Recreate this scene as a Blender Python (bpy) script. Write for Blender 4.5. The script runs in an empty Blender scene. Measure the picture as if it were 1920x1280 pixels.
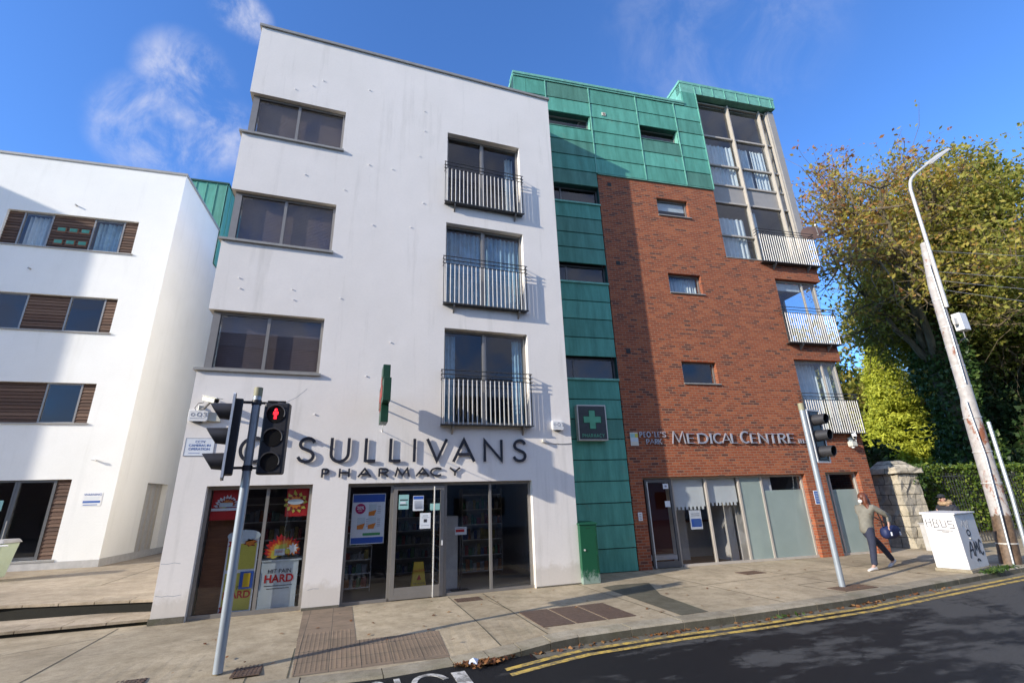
import bpy, math, random
import numpy as np
from mathutils import Vector, Matrix
random.seed(7); rng = np.random.default_rng(7)
R = math.radians
scn = bpy.context.scene; COL = scn.collection

# ------------------------------------------------------------ camera
def cam_axes(y, p, r):
    cy, sy, cp, sp, cr, sr = math.cos(y), math.sin(y), math.cos(p), math.sin(p), math.cos(r), math.sin(r)
    f = Vector((sy*cp, cy*cp, sp)); rt = Vector((cy, -sy, 0)); up = rt.cross(f)
    return cr*rt + sr*up, -sr*rt + cr*up, f
cd = bpy.data.cameras.new('camera'); cam = bpy.data.objects.new('camera', cd); COL.objects.link(cam)
rt_, up_, f_ = cam_axes(0.34060588, 0.32639495, -0.03271436)
M = Matrix((rt_, up_, -f_)).transposed().to_4x4(); M.translation = Vector((0, -10.875, 1.864))
cam.matrix_world = M
cd.sensor_width = 36; cd.lens = 880.156/1920*36; cd.clip_start = .05; cd.clip_end = 3000
scn.camera = cam

# ------------------------------------------------------------ light
SUN = Vector((-3.8, -1.0, 1.56)).normalized()
sl = bpy.data.lights.new('sun', 'SUN'); sl.energy = 4.1; sl.angle = R(.5); sl.color = (1, .91, .78)
so = bpy.data.objects.new('sun', sl); COL.objects.link(so)
so.rotation_euler = SUN.to_track_quat('Z', 'Y').to_euler()
w = bpy.data.worlds.new('World'); scn.world = w; w.use_nodes = True
nt = w.node_tree; nt.nodes.clear()
def N(t, typ, **k):
    n = t.nodes.new(typ)
    for a, b in k.items(): setattr(n, a, b)
    return n
sky = N(nt, 'ShaderNodeTexSky', sky_type='NISHITA', sun_disc=False)
sky.sun_elevation = math.asin(SUN.z); sky.sun_rotation = math.atan2(SUN.x, SUN.y) % (2*math.pi)
sky.altitude = 50; sky.air_density = 1.0; sky.dust_density = .3; sky.ozone_density = 3.0
SKYK = .15
bg = N(nt, 'ShaderNodeBackground'); bg.inputs['Strength'].default_value = SKYK
hs = N(nt, 'ShaderNodeHueSaturation'); hs.inputs['Saturation'].default_value = 1.0
tint = N(nt, 'ShaderNodeMixRGB', blend_type='MULTIPLY'); tint.inputs['Fac'].default_value = 1; tint.inputs['Color2'].default_value = (.64, .97, 1.44, 1)
nt.links.new(sky.outputs[0], tint.inputs['Color1']); nt.links.new(tint.outputs[0], hs.inputs['Color'])
tc = N(nt, 'ShaderNodeTexCoord')
def vm(op, a, b=None):
    n = N(nt, 'ShaderNodeVectorMath', operation=op)
    nt.links.new(a, n.inputs[0])
    if b is not None: n.inputs[1].default_value = b
    return n
def mth(t, op, a, b=None, clamp=False):
    n = N(t, 'ShaderNodeMath', operation=op, use_clamp=clamp)
    for i, v in enumerate((a, b)):
        if v is None: continue
        if isinstance(v, (int, float)): n.inputs[i].default_value = v
        else: t.links.new(v, n.inputs[i])
    return n.outputs[0]
def blob(d, inner, outer):      # soft mask round a sky direction
    n = vm('DOT_PRODUCT', tc.outputs['Generated'], Vector(d).normalized())
    mr = N(nt, 'ShaderNodeMapRange', interpolation_type='SMOOTHSTEP')
    mr.inputs['From Min'].default_value = math.cos(R(outer)); mr.inputs['From Max'].default_value = math.cos(R(inner))
    nt.links.new(n.outputs['Value'], mr.inputs['Value']); return mr.outputs[0]
def pix(x, y):
    return rt_*(x-960) - up_*(y-640) + f_*880.156
cn = N(nt, 'ShaderNodeTexNoise'); cn.inputs['Scale'].default_value = 7.0; cn.inputs['Detail'].default_value = 12; cn.inputs['Roughness'].default_value = .62; cn.inputs['Distortion'].default_value = .5
mp = N(nt, 'ShaderNodeMapping'); mp.inputs['Scale'].default_value = (1.4, 1.4, 1); mp.inputs['Location'].default_value = (.35, .2, .1)
nt.links.new(tc.outputs['Generated'], mp.inputs[0]); nt.links.new(mp.outputs[0], cn.inputs['Vector'])
cr = N(nt, 'ShaderNodeMapRange', interpolation_type='SMOOTHSTEP'); cr.inputs['From Min'].default_value = .35; cr.inputs['From Max'].default_value = .74
nt.links.new(cn.outputs[0], cr.inputs['Value'])
msk = None
for (x, y, i, o, k) in ((350, 150, .5, 4.6, .9), (290, 250, 1, 5.5, .95), (385, 240, .5, 5, .9), (438, 12, .2, 2.4, .8), (470, 38, 0, 2.2, .8), (1350, 40, 2, 13, .20)):
    b_ = mth(nt, 'MULTIPLY', blob(pix(x, y), i, o), k)
    msk = b_ if msk is None else mth(nt, 'MAXIMUM', msk, b_)
back = blob((0.2, -1, .55), 25, 70)           # broken cloud behind the photographer, seen in the window panes
c2 = N(nt, 'ShaderNodeMapRange', interpolation_type='SMOOTHSTEP'); c2.inputs['From Min'].default_value = .30; c2.inputs['From Max'].default_value = .62
nt.links.new(cn.outputs[0], c2.inputs['Value'])
cf = mth(nt, 'MAXIMUM', mth(nt, 'MULTIPLY', cr.outputs[0], msk, True), mth(nt, 'MULTIPLY', c2.outputs[0], mth(nt, 'MULTIPLY', back, .85), True), True)
mx = N(nt, 'ShaderNodeMixRGB'); mx.inputs['Color2'].default_value = (3.7, 3.75, 4.3, 1)
nt.links.new(cf, mx.inputs['Fac']); nt.links.new(hs.outputs[0], mx.inputs['Color1'])
nt.links.new(mx.outputs[0], bg.inputs['Color'])
wo = N(nt, 'ShaderNodeOutputWorld'); nt.links.new(bg.outputs[0], wo.inputs[0])
scn.view_settings.view_transform = 'Standard'; scn.view_settings.look = 'None'
scn.view_settings.exposure = 0.58; scn.view_settings.gamma = 1
scn.render.engine = 'CYCLES'; scn.cycles.max_bounces = 8; scn.cycles.transparent_max_bounces = 24
scn.cycles.caustics_reflective = False; scn.cycles.caustics_refractive = False

# ------------------------------------------------------------ materials
def newmat(name):
    m = bpy.data.materials.new(name); m.use_nodes = True
    t = m.node_tree; return m, t, t.nodes['Principled BSDF']
def noise(t, co, scale, detail=5, rough=.6, stretch=None):
    n = N(t, 'ShaderNodeTexNoise'); n.inputs['Scale'].default_value = scale; n.inputs['Detail'].default_value = detail; n.inputs['Roughness'].default_value = rough
    if stretch:
        m = N(t, 'ShaderNodeMapping'); m.inputs['Scale'].default_value = stretch; t.links.new(co, m.inputs[0]); co = m.outputs[0]
    t.links.new(co, n.inputs['Vector']); return n.outputs[0]
def ramp(t, fac, stops, interp='LINEAR'):
    n = N(t, 'ShaderNodeValToRGB'); n.color_ramp.interpolation = interp
    e = n.color_ramp.elements
    while len(e) < len(stops): e.new(.5)
    for el, (p, c) in zip(e, stops):
        el.position = p; el.color = (*c, 1) if len(c) == 3 else c
    t.links.new(fac, n.inputs[0]); return n.outputs[0]
def mix(t, fac, a, b, mode='MIX'):
    n = N(t, 'ShaderNodeMixRGB', blend_type=mode)
    for i, v in zip(('Fac', 'Color1', 'Color2'), (fac, a, b)):
        if isinstance(v, (int, float)): n.inputs[i].default_value = v
        elif isinstance(v, tuple): n.inputs[i].default_value = (*v, 1) if len(v) == 3 else v
        else: t.links.new(v, n.inputs[i])
    return n.outputs[0]
def bumpn(t, p, h, strength, dist=.02):
    n = N(t, 'ShaderNodeBump'); n.inputs['Strength'].default_value = strength; n.inputs['Distance'].default_value = dist
    t.links.new(h, n.inputs['Height']); t.links.new(n.outputs[0], p.inputs['Normal'])
def oc(t): return N(t, 'ShaderNodeTexCoord').outputs['Object']
def attr(t, a='tone'): return N(t, 'ShaderNodeAttribute', attribute_name=a).outputs['Fac']
def pm(name, col, rough=.5, metal=0, var=.12, scale=6, bump=0, bscale=40, spec=None, tone=0, stretch=None):
    m, t, p = newmat(name); c = oc(t)
    n = noise(t, c, scale, stretch=stretch)
    lo = tuple(x*(1-var) for x in col); hi = tuple(min(1, x*(1+var)) for x in col)
    out = ramp(t, n, ((.3, lo), (.7, hi)))
    if tone: out = mix(t, 1, out, ramp(t, attr(t), ((0, (1-tone,)*3), (1, (1+tone,)*3))), 'MULTIPLY')
    t.links.new(out, p.inputs['Base Color'])
    p.inputs['Roughness'].default_value = rough; p.inputs['Metallic'].default_value = metal
    if spec is not None: p.inputs['Specular IOR Level'].default_value = spec
    if bump: bumpn(t, p, noise(t, c, bscale), bump)
    return m
def flat(name, col, rough=.5): return pm(name, col, rough, var=.05, scale=9)

MT = {}
# white render, with faint streaks under sills and grey weathering
def render_mat(name, base, dirt=.5):
    m, t, p = newmat(name); c = oc(t)
    big = noise(t, c, .55, 6, .6); st = noise(t, c, 1.0, 6, .65, (2.6, 2.6, .22)); fine = noise(t, c, 18, 4)
    a = ramp(t, big, ((.38, (1, 1, 1)), (.75, (.93, .93, .92))))
    b = ramp(t, st, ((.55, (1, 1, 1)), (.80, (1-.28*dirt, 1-.28*dirt, 1-.30*dirt))))
    d = ramp(t, fine, ((.3, (.965, .965, .965)), (.7, (1, 1, 1))))
    sp = N(t, 'ShaderNodeSeparateXYZ'); t.links.new(c, sp.inputs[0])
    h = mth(t, 'ADD', sp.outputs[2], mth(t, 'MULTIPLY', noise(t, c, 3.5, 6, .7), -.7))
    low = ramp(t, h, ((0, (.84, .82, .78)), (.15, (1, 1, 1))))
    o = mix(t, 1, base, a, 'MULTIPLY'); o = mix(t, 1, o, b, 'MULTIPLY'); o = mix(t, 1, o, d, 'MULTIPLY'); o = mix(t, 1, o, low, 'MULTIPLY')
    t.links.new(o, p.inputs['Base Color']); p.inputs['Roughness'].default_value = .85; p.inputs['Specular IOR Level'].default_value = .2
    hb = mth(t, 'ADD', mth(t, 'MULTIPLY', noise(t, c, 1.6, 3), 6), noise(t, c, 55, 4))
    bumpn(t, p, hb, .12, .010); return m
MT['render'] = render_mat('white_render', (.86, .815, .76), .75)
MT['render2'] = render_mat('cream_render', (.87, .87, .83), .3)
# brick
def brick_mat():
    m, t, p = newmat('red_brick'); c = oc(t)
    sp = N(t, 'ShaderNodeSeparateXYZ'); t.links.new(c, sp.inputs[0])
    cb = N(t, 'ShaderNodeCombineXYZ'); t.links.new(mth(t, 'ADD', sp.outputs[0], sp.outputs[1]), cb.inputs[0]); t.links.new(sp.outputs[2], cb.inputs[1])
    b = N(t, 'ShaderNodeTexBrick'); t.links.new(cb.outputs[0], b.inputs['Vector'])
    b.inputs['Scale'].default_value = 1; b.inputs['Brick Width'].default_value = .225; b.inputs['Row Height'].default_value = .075
    b.inputs['Mortar Size'].default_value = .009; b.inputs['Mortar Smooth'].default_value = .3
    b.inputs['Color1'].default_value = (0, 0, 0, 1); b.inputs['Color2'].default_value = (1, 1, 1, 1); b.inputs['Mortar'].default_value = (.5, .5, .5, 1)
    patch = noise(t, c, 1.1, 4, .7, (1, 1, 2.4))
    v = mth(t, 'ADD', b.outputs['Color'], mth(t, 'MULTIPLY', mth(t, 'SUBTRACT', patch, .5), .22))
    colr = ramp(t, v, ((.0, (.12, .05, .038)), (.08, (.17, .058, .038)), (.17, (.26, .073, .036)), (.6, (.325, .085, .037)), (1, (.41, .125, .052))))
    sh = noise(t, c, 30, 4)
    colr = mix(t, 1, colr, ramp(t, sh, ((.25, (.75, .75, .75)), (.7, (1.1, 1.1, 1.1)))), 'MULTIPLY')
    o = mix(t, b.outputs['Fac'], colr, (.30, .19, .125))
    t.links.new(o, p.inputs['Base Color']); p.inputs['Roughness'].default_value = .85; p.inputs['Specular IOR Level'].default_value = .25
    h = mth(t, 'SUBTRACT', mth(t, 'MULTIPLY', sh, .3), b.outputs['Fac'])
    bumpn(t, p, h, .7, .006); return m
MT['brick'] = brick_mat()
def copper(name, k=1.0):
    m, t, p = newmat(name); c = oc(t)
    a = ramp(t, attr(t), ((0, (.085*k, .23*k, .175*k)), (.5, (.088*k, .32*k, .245*k)), (1, (.115*k, .39*k, .30*k))))
    st = noise(t, c, 1.3, 7, .7, (3.5, 3.5, .5)); st2 = noise(t, c, 2.1, 5, .65)
    a = mix(t, 1, a, ramp(t, st, ((.35, (.70, .74, .72)), (.62, (1.1, 1.08, 1.08)))), 'MULTIPLY')
    a = mix(t, ramp(t, st2, ((.60, (0, 0, 0)), (.80, (.55, .55, .55)))), a, (.17, .24, .17))
    a = mix(t, ramp(t, noise(t, c, 3.1, 6, .7, (5, 5, .25)), ((.66, (0, 0, 0)), (.8, (.5, .5, .5)))), a, (.42, .58, .50))
    t.links.new(a, p.inputs['Base Color']); p.inputs['Roughness'].default_value = .62; p.inputs['Specular IOR Level'].default_value = .35
    bumpn(t, p, noise(t, c, 2.2, 3, .5, (1, 1, 2)), .25, .03); return m
MT['copper'] = copper('green_copper'); MT['copper_dk'] = pm('copper_seam', (.018, .07, .06), .6, var=.25)
MT['copper_lt'] = pm('copper_trim', (.16, .42, .33), .6, var=.2)
MT['alu'] = pm('grey_aluminium', (.27, .255, .235), .38, .35, var=.06)
MT['alu_dk'] = pm('dark_aluminium', (.13, .13, .13), .4, .3, var=.08)
MT['alu_warm'] = pm('mullion_cream', (.46, .42, .36), .5, var=.06)
MT['alu_panel'] = pm('grey_panel', (.32, .305, .285), .5, var=.06)
MT['coping'] = pm('coping_metal', (.33, .32, .295), .5, .2, var=.1)
MT['steel'] = pm('galvanised_steel', (.62, .60, .55), .42, .25, var=.12, scale=20)
MT['rail'] = pm('rail_paint', (.06, .062, .065), .45, .3, var=.1)
MT['black'] = pm('black_plastic', (.018, .018, .022), .42, var=.2)
MT['visor'] = pm('visor_plastic', (.035, .034, .037), .5, var=.2)
MT['letter'] = pm('letter_black', (.022, .024, .034), .4, var=.1)
MT['white'] = pm('white_plastic', (.80, .80, .78), .45, var=.05)
MT['offwhite'] = pm('aged_plastic', (.62, .61, .52), .5, var=.08)
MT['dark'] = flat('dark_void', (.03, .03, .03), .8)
MT['room'] = flat('room_wall', (.22, .20, .18), .9)
MT['room_red'] = flat('room_wall_red', (.20, .085, .065), .9)
MT['room_white'] = flat('clinic_wall', (.55, .52, .47), .9)
MT['room_maroon'] = flat('clinic_red_wall', (.13, .025, .018), .8)
MT['shopfloor'] = pm('shop_floor', (.20, .19, .18), .35, var=.1)
MT['curtain_blue'] = pm('blue_curtain', (.36, .56, .68), .9, var=.2, scale=5)
MT['curtain_white'] = pm('pale_curtain', (.74, .80, .80), .9, var=.1, scale=5)
MT['blind'] = pm('roller_blind', (.80, .84, .82), .8, var=.03)
MT['blind_brown'] = pm('brown_blind', (.20, .145, .14), .7, var=.12, scale=2); MT['wood'] = pm('brown_board', (.20, .085, .04), .6, var=.25, scale=3, stretch=(1, 1, 8))
def cladding():
    m, t, p = newmat('timber_cladding'); c = oc(t)
    sp = N(t, 'ShaderNodeSeparateXYZ'); t.links.new(c, sp.inputs[0])
    rowv = mth(t, 'FLOOR', mth(t, 'DIVIDE', sp.outputs[2], .118))
    wn = N(t, 'ShaderNodeTexWhiteNoise', noise_dimensions='1D'); t.links.new(rowv, wn.inputs['W'])
    g = noise(t, c, 6, 6, .7, (1, 1, 14))
    v = mth(t, 'ADD', mth(t, 'MULTIPLY', wn.outputs['Value'], .5), mth(t, 'MULTIPLY', g, .6))
    o = ramp(t, v, ((.2, (.055, .032, .022)), (.6, (.12, .065, .04)), (.95, (.22, .14, .095))))
    t.links.new(o, p.inputs['Base Color']); p.inputs['Roughness'].default_value = .8
    bumpn(t, p, g, .3, .01); return m
MT['clad'] = cladding()
def glass(name, tint=(.8, .82, .82), refl=1.0, ior=1.55):
    m = bpy.data.materials.new(name); m.use_nodes = True; t = m.node_tree; t.nodes.clear()
    tr = N(t, 'ShaderNodeBsdfTransparent'); tr.inputs[0].default_value = (*tint, 1)
    gl = N(t, 'ShaderNodeBsdfGlossy'); gl.inputs['Roughness'].default_value = .01; gl.inputs[0].default_value = (.95, .96, 1, 1)
    c = oc(t); b = N(t, 'ShaderNodeBump'); b.inputs['Strength'].default_value = .06; b.inputs['Distance'].default_value = .01
    t.links.new(noise(t, c, .9, 2), b.inputs['Height']); t.links.new(b.outputs[0], gl.inputs['Normal'])
    fr = N(t, 'ShaderNodeFresnel'); fr.inputs[0].default_value = ior
    ge = N(t, 'ShaderNodeNewGeometry'); f = mth(t, 'MULTIPLY', mth(t, 'MULTIPLY', fr.outputs[0], refl, True), mth(t, 'SUBTRACT', 1.0, ge.outputs['Backfacing']))
    mxs = N(t, 'ShaderNodeMixShader'); t.links.new(f, mxs.inputs[0]); t.links.new(tr.outputs[0], mxs.inputs[1]); t.links.new(gl.outputs[0], mxs.inputs[2])
    o = N(t, 'ShaderNodeOutputMaterial'); t.links.new(mxs.outputs[0], o.inputs[0]); return m
MT['glass'] = glass('window_glass', (.88, .90, .91), 1.5, 1.5)
MT['shopglass'] = glass('shop_glass', (.90, .91, .92), 1.3, 1.5)
def frosted():
    m, t, p = newmat('frosted_glass'); c = oc(t)
    n = noise(t, c, 1.2, 4)
    t.links.new(ramp(t, n, ((.3, (.46, .58, .54)), (.7, (.56, .68, .63)))), p.inputs['Base Color'])
    p.inputs['Roughness'].default_value = .30; p.inputs['Transmission Weight'].default_value = .45; p.inputs['IOR'].default_value = 1.25; p.inputs['Coat Weight'].default_value = .8; p.inputs['Coat Roughness'].default_value = .03; return m
MT['frost'] = frosted()
def foliage(name, stops, trans=.35, rough=.6):
    m, t, p = newmat(name)
    col = ramp(t, attr(t), stops); t.links.new(col, p.inputs['Base Color']); p.inputs['Roughness'].default_value = rough
    p.inputs['Specular IOR Level'].default_value = .25
    tl = N(t, 'ShaderNodeBsdfTranslucent'); t.links.new(mix(t, 1, col, (1.2, 1.15, .6), 'MULTIPLY'), tl.inputs[0])
    ms = N(t, 'ShaderNodeMixShader'); ms.inputs[0].default_value = trans
    t.links.new(p.outputs[0], ms.inputs[1]); t.links.new(tl.outputs[0], ms.inputs[2])
    t.links.new(ms.outputs[0], t.nodes['Material Output'].inputs[0]); return m
MT['leaf_autumn'] = foliage('autumn_leaves', ((0, (.10, .15, .03)), (.35, (.28, .29, .06)), (.6, (.46, .38, .08)), (.78, (.42, .20, .07)), (1, (.34, .13, .08))), .42)
MT['leaf_olive'] = foliage('olive_leaves', ((0, (.09, .13, .03)), (.5, (.24, .25, .05)), (.85, (.42, .36, .08)), (1, (.34, .16, .05))), .42)
MT['leaf_dark'] = foliage('dark_leaves', ((0, (.018, .04, .014)), (.6, (.04, .075, .022)), (1, (.09, .11, .03))), .25)
MT['leaf_ivy'] = foliage('ivy_leaves', ((0, (.02, .05, .014)), (.6, (.05, .10, .025)), (1, (.11, .16, .04))), .2, .4)
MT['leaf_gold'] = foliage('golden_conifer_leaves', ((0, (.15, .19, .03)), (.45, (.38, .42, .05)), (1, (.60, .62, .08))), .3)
MT['leaf_hedge'] = foliage('hedge_leaves', ((0, (.03, .06, .012)), (.5, (.10, .16, .025)), (1, (.26, .30, .055))), .25, .35)
MT['leaf_dead'] = foliage('dead_leaves', ((0, (.10, .04, .02)), (.6, (.22, .09, .03)), (1, (.35, .2, .08))), .1)
MT['bark'] = pm('bark', (.12, .10, .055), .9, var=.4, scale=5, bump=.6, bscale=14, stretch=(1, 1, .3))
MT['twig'] = pm('twig_bark', (.16, .12, .07), .9, var=.35, scale=4)
def concrete(name, base, moss=.4, slabs=True):
    m, t, p = newmat(name); c = oc(t)
    a = noise(t, c, .35, 7, .65); b = noise(t, c, 2.6, 6, .7); f = noise(t, c, 60, 3, .7); d = noise(t, c, 9, 6, .75)
    lo = tuple(x*.72 for x in base); hi = tuple(x*1.12 for x in base)
    o = ramp(t, a, ((.33, lo), (.62, hi)))
    o = mix(t, 1, o, ramp(t, b, ((.3, (.74, .72, .68)), (.6, (1.06, 1.06, 1.06)))), 'MULTIPLY')
    o = mix(t, 1, o, ramp(t, d, ((.3, (.8, .79, .76)), (.55, (1.03, 1.03, 1.03)))), 'MULTIPLY')
    o = mix(t, 1, o, ramp(t, f, ((.3, (.82, .82, .82)), (.7, (1.12, 1.12, 1.12)))), 'MULTIPLY')
    g = noise(t, c, .8, 7, .72)
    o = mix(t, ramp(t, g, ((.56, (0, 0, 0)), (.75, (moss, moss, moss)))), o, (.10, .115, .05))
    if slabs:
        o = mix(t, 1, o, ramp(t, attr(t), ((0, (.86, .86, .85)), (1, (1.1, 1.1, 1.1)))), 'MULTIPLY')
        vo = N(t, 'ShaderNodeTexVoronoi'); vo.inputs['Scale'].default_value = 2.3; vo.inputs['Randomness'].default_value = 1; t.links.new(c, vo.inputs['Vector'])
        o = mix(t, ramp(t, vo.outputs['Distance'], ((.045, (.45, .45, .45)), (.07, (0, 0, 0)))), o, (.07, .06, .05))
        wv = noise(t, c, 1.7, 8, .75, (1, 2.2, 1)); o = mix(t, ramp(t, wv, ((.60, (0, 0, 0)), (.66, (.5, .5, .5)))), o, (.14, .12, .08))
        ss = N(t, 'ShaderNodeSeparateXYZ'); t.links.new(c, ss.inputs[0]); ky = mth(t, 'ADD', ss.outputs[1], mth(t, 'MULTIPLY', noise(t, c, 2.5, 6, .7), 1.6))
        o = mix(t, ramp(t, mth(t, 'MULTIPLY', mth(t, 'ADD', ky, 3.0), -1), ((0.0, (0, 0, 0)), (.7, (.42, .42, .42)))), o, (.13, .13, .055))
    t.links.new(o, p.inputs['Base Color']); p.inputs['Roughness'].default_value = .85; p.inputs['Specular IOR Level'].default_value = .3
    bumpn(t, p, mth(t, 'ADD', f, mth(t, 'MULTIPLY', b, .8)), .35, .01); return m
MT['pave'] = concrete('pavement_concrete', (.45, .37, .25))
MT['kerb'] = concrete('kerb_concrete', (.39, .34, .25), .7)
MT['riser'] = concrete('mossy_shade_riser', (.016, .015, .010), .8, False); MT['kerbface'] = concrete('dirty_kerb_face', (.14, .13, .095), .8, False); MT['terrace'] = concrete('terrace_concrete', (.40, .33, .24), .3)  # step risers: deep shade painted in as near-black, with moss over it
MT['stone_dk'] = concrete('dirty_stone', (.17, .155, .12), .6, False)
MT['damp'] = concrete('damp_concrete', (.13, .12, .085), .7, False)
MT['joint'] = flat('joint_dirt', (.09, .08, .05), .95)
MT['ground'] = concrete('park_ground', (.12, .11, .06), .8, False)
MT['iron'] = pm('iron_cover', (.13, .085, .06), .7, .2, var=.25, scale=12, bump=.5, bscale=60)
def tactile():
    m, t, p = newmat('tactile_paving'); c = oc(t)
    b = N(t, 'ShaderNodeTexBrick'); t.links.new(c, b.inputs['Vector']); b.offset = 0
    b.inputs['Scale'].default_value = 1; b.inputs['Brick Width'].default_value = .4; b.inputs['Row Height'].default_value = .4; b.inputs['Mortar Size'].default_value = .004
    b.inputs['Color1'].default_value = (.20, .145, .095, 1); b.inputs['Color2'].default_value = (.26, .185, .12, 1); b.inputs['Mortar'].default_value = (.05, .05, .04, 1)
    o = mix(t, 1, b.outputs['Color'], ramp(t, noise(t, c, 3, 7, .7), ((.3, (.7, .72, .72)), (.7, (1.1, 1.1, 1.1)))), 'MULTIPLY')
    t.links.new(o, p.inputs['Base Color']); p.inputs['Roughness'].default_value = .9; bumpn(t, p, noise(t, c, 70, 3), .3, .005); return m
MT['tactile'] = tactile()
def asphalt():
    m, t, p = newmat('asphalt'); c = oc(t)
    f = noise(t, c, 85, 3, .8); s = noise(t, c, 240, 2, .8)
    pz = noise(t, c, 1.5, 9, .68, (.55, 1.3, 1)); big = noise(t, c, .25, 3, .5)
    sp = N(t, 'ShaderNodeSeparateXYZ'); t.links.new(c, sp.inputs[0])
    grad = mth(t, 'MULTIPLY', mth(t, 'SUBTRACT', sp.outputs[0], 5.5), .022)
    v = mth(t, 'ADD', mth(t, 'ADD', pz, mth(t, 'MULTIPLY', big, .25)), grad)
    dry = ramp(t, v, ((.645, (0, 0, 0)), (.74, (1, 1, 1))))
    wet = ramp(t, f, ((.3, (.007, .007, .0075)), (.75, (.022, .022, .023))))
    dr = ramp(t, f, ((.3, (.045, .044, .042)), (.75, (.12, .117, .11))))
    o = mix(t, dry, wet, dr); o = mix(t, ramp(t, s, ((.72, (0, 0, 0)), (.8, (.5, .5, .5)))), o, (.2, .2, .19))
    vv = N(t, 'ShaderNodeTexVoronoi', feature='DISTANCE_TO_EDGE'); vv.inputs['Scale'].default_value = .55
    dx = N(t, 'ShaderNodeVectorMath', operation='ADD'); t.links.new(c, dx.inputs[0]); nn = N(t, 'ShaderNodeTexNoise'); nn.inputs['Scale'].default_value = 2.5; nn.inputs['Detail'].default_value = 6; t.links.new(c, nn.inputs['Vector']); t.links.new(nn.outputs['Color'], dx.inputs[1]); t.links.new(dx.outputs[0], vv.inputs['Vector'])
    o = mix(t, mth(t, 'MULTIPLY', ramp(t, vv.outputs['Distance'], ((.004, (.8, .8, .8)), (.010, (0, 0, 0)))), ramp(t, big, ((.45, (0, 0, 0)), (.6, (1, 1, 1))))), o, (.006, .006, .006))
    t.links.new(o, p.inputs['Base Color'])
    t.links.new(ramp(t, dry, ((0, (.6, .6, .6)), (1, (.95, .95, .95)))), p.inputs['Roughness']); p.inputs['Specular IOR Level'].default_value = .22
    bumpn(t, p, f, .8, .012); return m
MT['asphalt'] = asphalt()
def worn(name, col):
    m, t, p = newmat(name); c = oc(t)
    n = noise(t, c, 7, 8, .75); o = mix(t, ramp(t, n, ((.44, (.75, .75, .75)), (.56, (0, 0, 0)))), col, (.09, .085, .07))
    t.links.new(o, p.inputs['Base Color']); p.inputs['Roughness'].default_value = .8; bumpn(t, p, noise(t, c, 85), .4, .006); return m
MT['yellow'] = worn('yellow_line_paint', (.62, .42, .08)); MT['roadwhite'] = worn('white_line_paint', (.6, .58, .53))
def stone():
    m, t, p = newmat('limestone_blocks'); c = oc(t)
    sp = N(t, 'ShaderNodeSeparateXYZ'); t.links.new(c, sp.inputs[0])
    cb = N(t, 'ShaderNodeCombineXYZ'); t.links.new(mth(t, 'ADD', sp.outputs[0], sp.outputs[1]), cb.inputs[0]); t.links.new(sp.outputs[2], cb.inputs[1])
    b = N(t, 'ShaderNodeTexBrick'); t.links.new(cb.outputs[0], b.inputs['Vector'])
    b.inputs['Scale'].default_value = 1; b.inputs['Brick Width'].default_value = .62; b.inputs['Row Height'].default_value = .33; b.inputs['Mortar Size'].default_value = .012; b.inputs['Mortar Smooth'].default_value = .6
    b.inputs['Color1'].default_value = (.60, .54, .43, 1); b.inputs['Color2'].default_value = (.44, .40, .33, 1); b.inputs['Mortar'].default_value = (.12, .11, .08, 1)
    n = noise(t, c, 3, 8, .7); o = mix(t, 1, b.outputs['Color'], ramp(t, n, ((.3, (.5, .5, .47)), (.65, (1.15, 1.12, 1.05)))), 'MULTIPLY')
    o = mix(t, ramp(t, noise(t, c, 1.8, 6, .7), ((.58, (0, 0, 0)), (.7, (.7, .7, .7)))), o, (.07, .085, .03))
    t.links.new(o, p.inputs['Base Color']); p.inputs['Roughness'].default_value = .9
    bumpn(t, p, mth(t, 'SUBTRACT', n, mth(t, 'MULTIPLY', b.outputs['Fac'], .6)), .9, .05); return m
MT['stone'] = stone()
def polepaint():
    m, t, p = newmat('peeling_pole_paint'); c = oc(t)
    r_ = noise(t, c, 2.6, 8, .72, (1.3, 1.3, .7)); f = noise(t, c, 7, 6)
    sp = N(t, 'ShaderNodeSeparateXYZ'); t.links.new(c, sp.inputs[0])
    rz = mth(t, 'ADD', r_, ramp(t, mth(t, 'MULTIPLY', sp.outputs[2], .1), ((.0, (.0,)*3), (.2, (.07,)*3), (.36, (.06,)*3), (.42, (-0.0,)*3), (.9, (.0,)*3))))
    o = ramp(t, f, ((.3, (.34, .315, .29)), (.7, (.52, .49, .46))))
    o = mix(t, ramp(t, rz, ((.575, (0, 0, 0)), (.635, (1, 1, 1)))), o, (.24, .09, .045))
    dk = ramp(t, mth(t, 'ADD', mth(t, 'MULTIPLY', sp.outputs[2], .5), mth(t, 'MULTIPLY', mth(t, 'SUBTRACT', f, .5), .12)), ((.555, (1, 1, 1)), (.575, (0, 0, 0))))
    o = mix(t, dk, o, ramp(t, noise(t, c, 9, 6, .7), ((.35, (.06, .04, .025)), (.7, (.20, .13, .08)))))
    t.links.new(o, p.inputs['Base Color']); p.inputs['Roughness'].default_value = .6; bumpn(t, p, r_, .4, .01); return m
MT['pole'] = polepaint()
def cabgreen():
    m, t, p = newmat('green_cabinet_paint'); c = oc(t)
    sp = N(t, 'ShaderNodeSeparateXYZ'); t.links.new(c, sp.inputs[0])
    v = mth(t, 'SUBTRACT', noise(t, c, 9, 8, .8, (1, 1, .5)), mth(t, 'MULTIPLY', sp.outputs[2], .75))
    o = mix(t, ramp(t, v, ((.32, (0, 0, 0)), (.42, (.8, .8, .8)))), (.009, .085, .04), (.30, .38, .33))
    t.links.new(o, p.inputs['Base Color']); p.inputs['Roughness'].default_value = .4; return m
MT['cabgreen'] = cabgreen()
MT['cabwhite'] = pm('cabinet_paint', (.74, .72, .70), .45, var=.05, scale=2)
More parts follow.
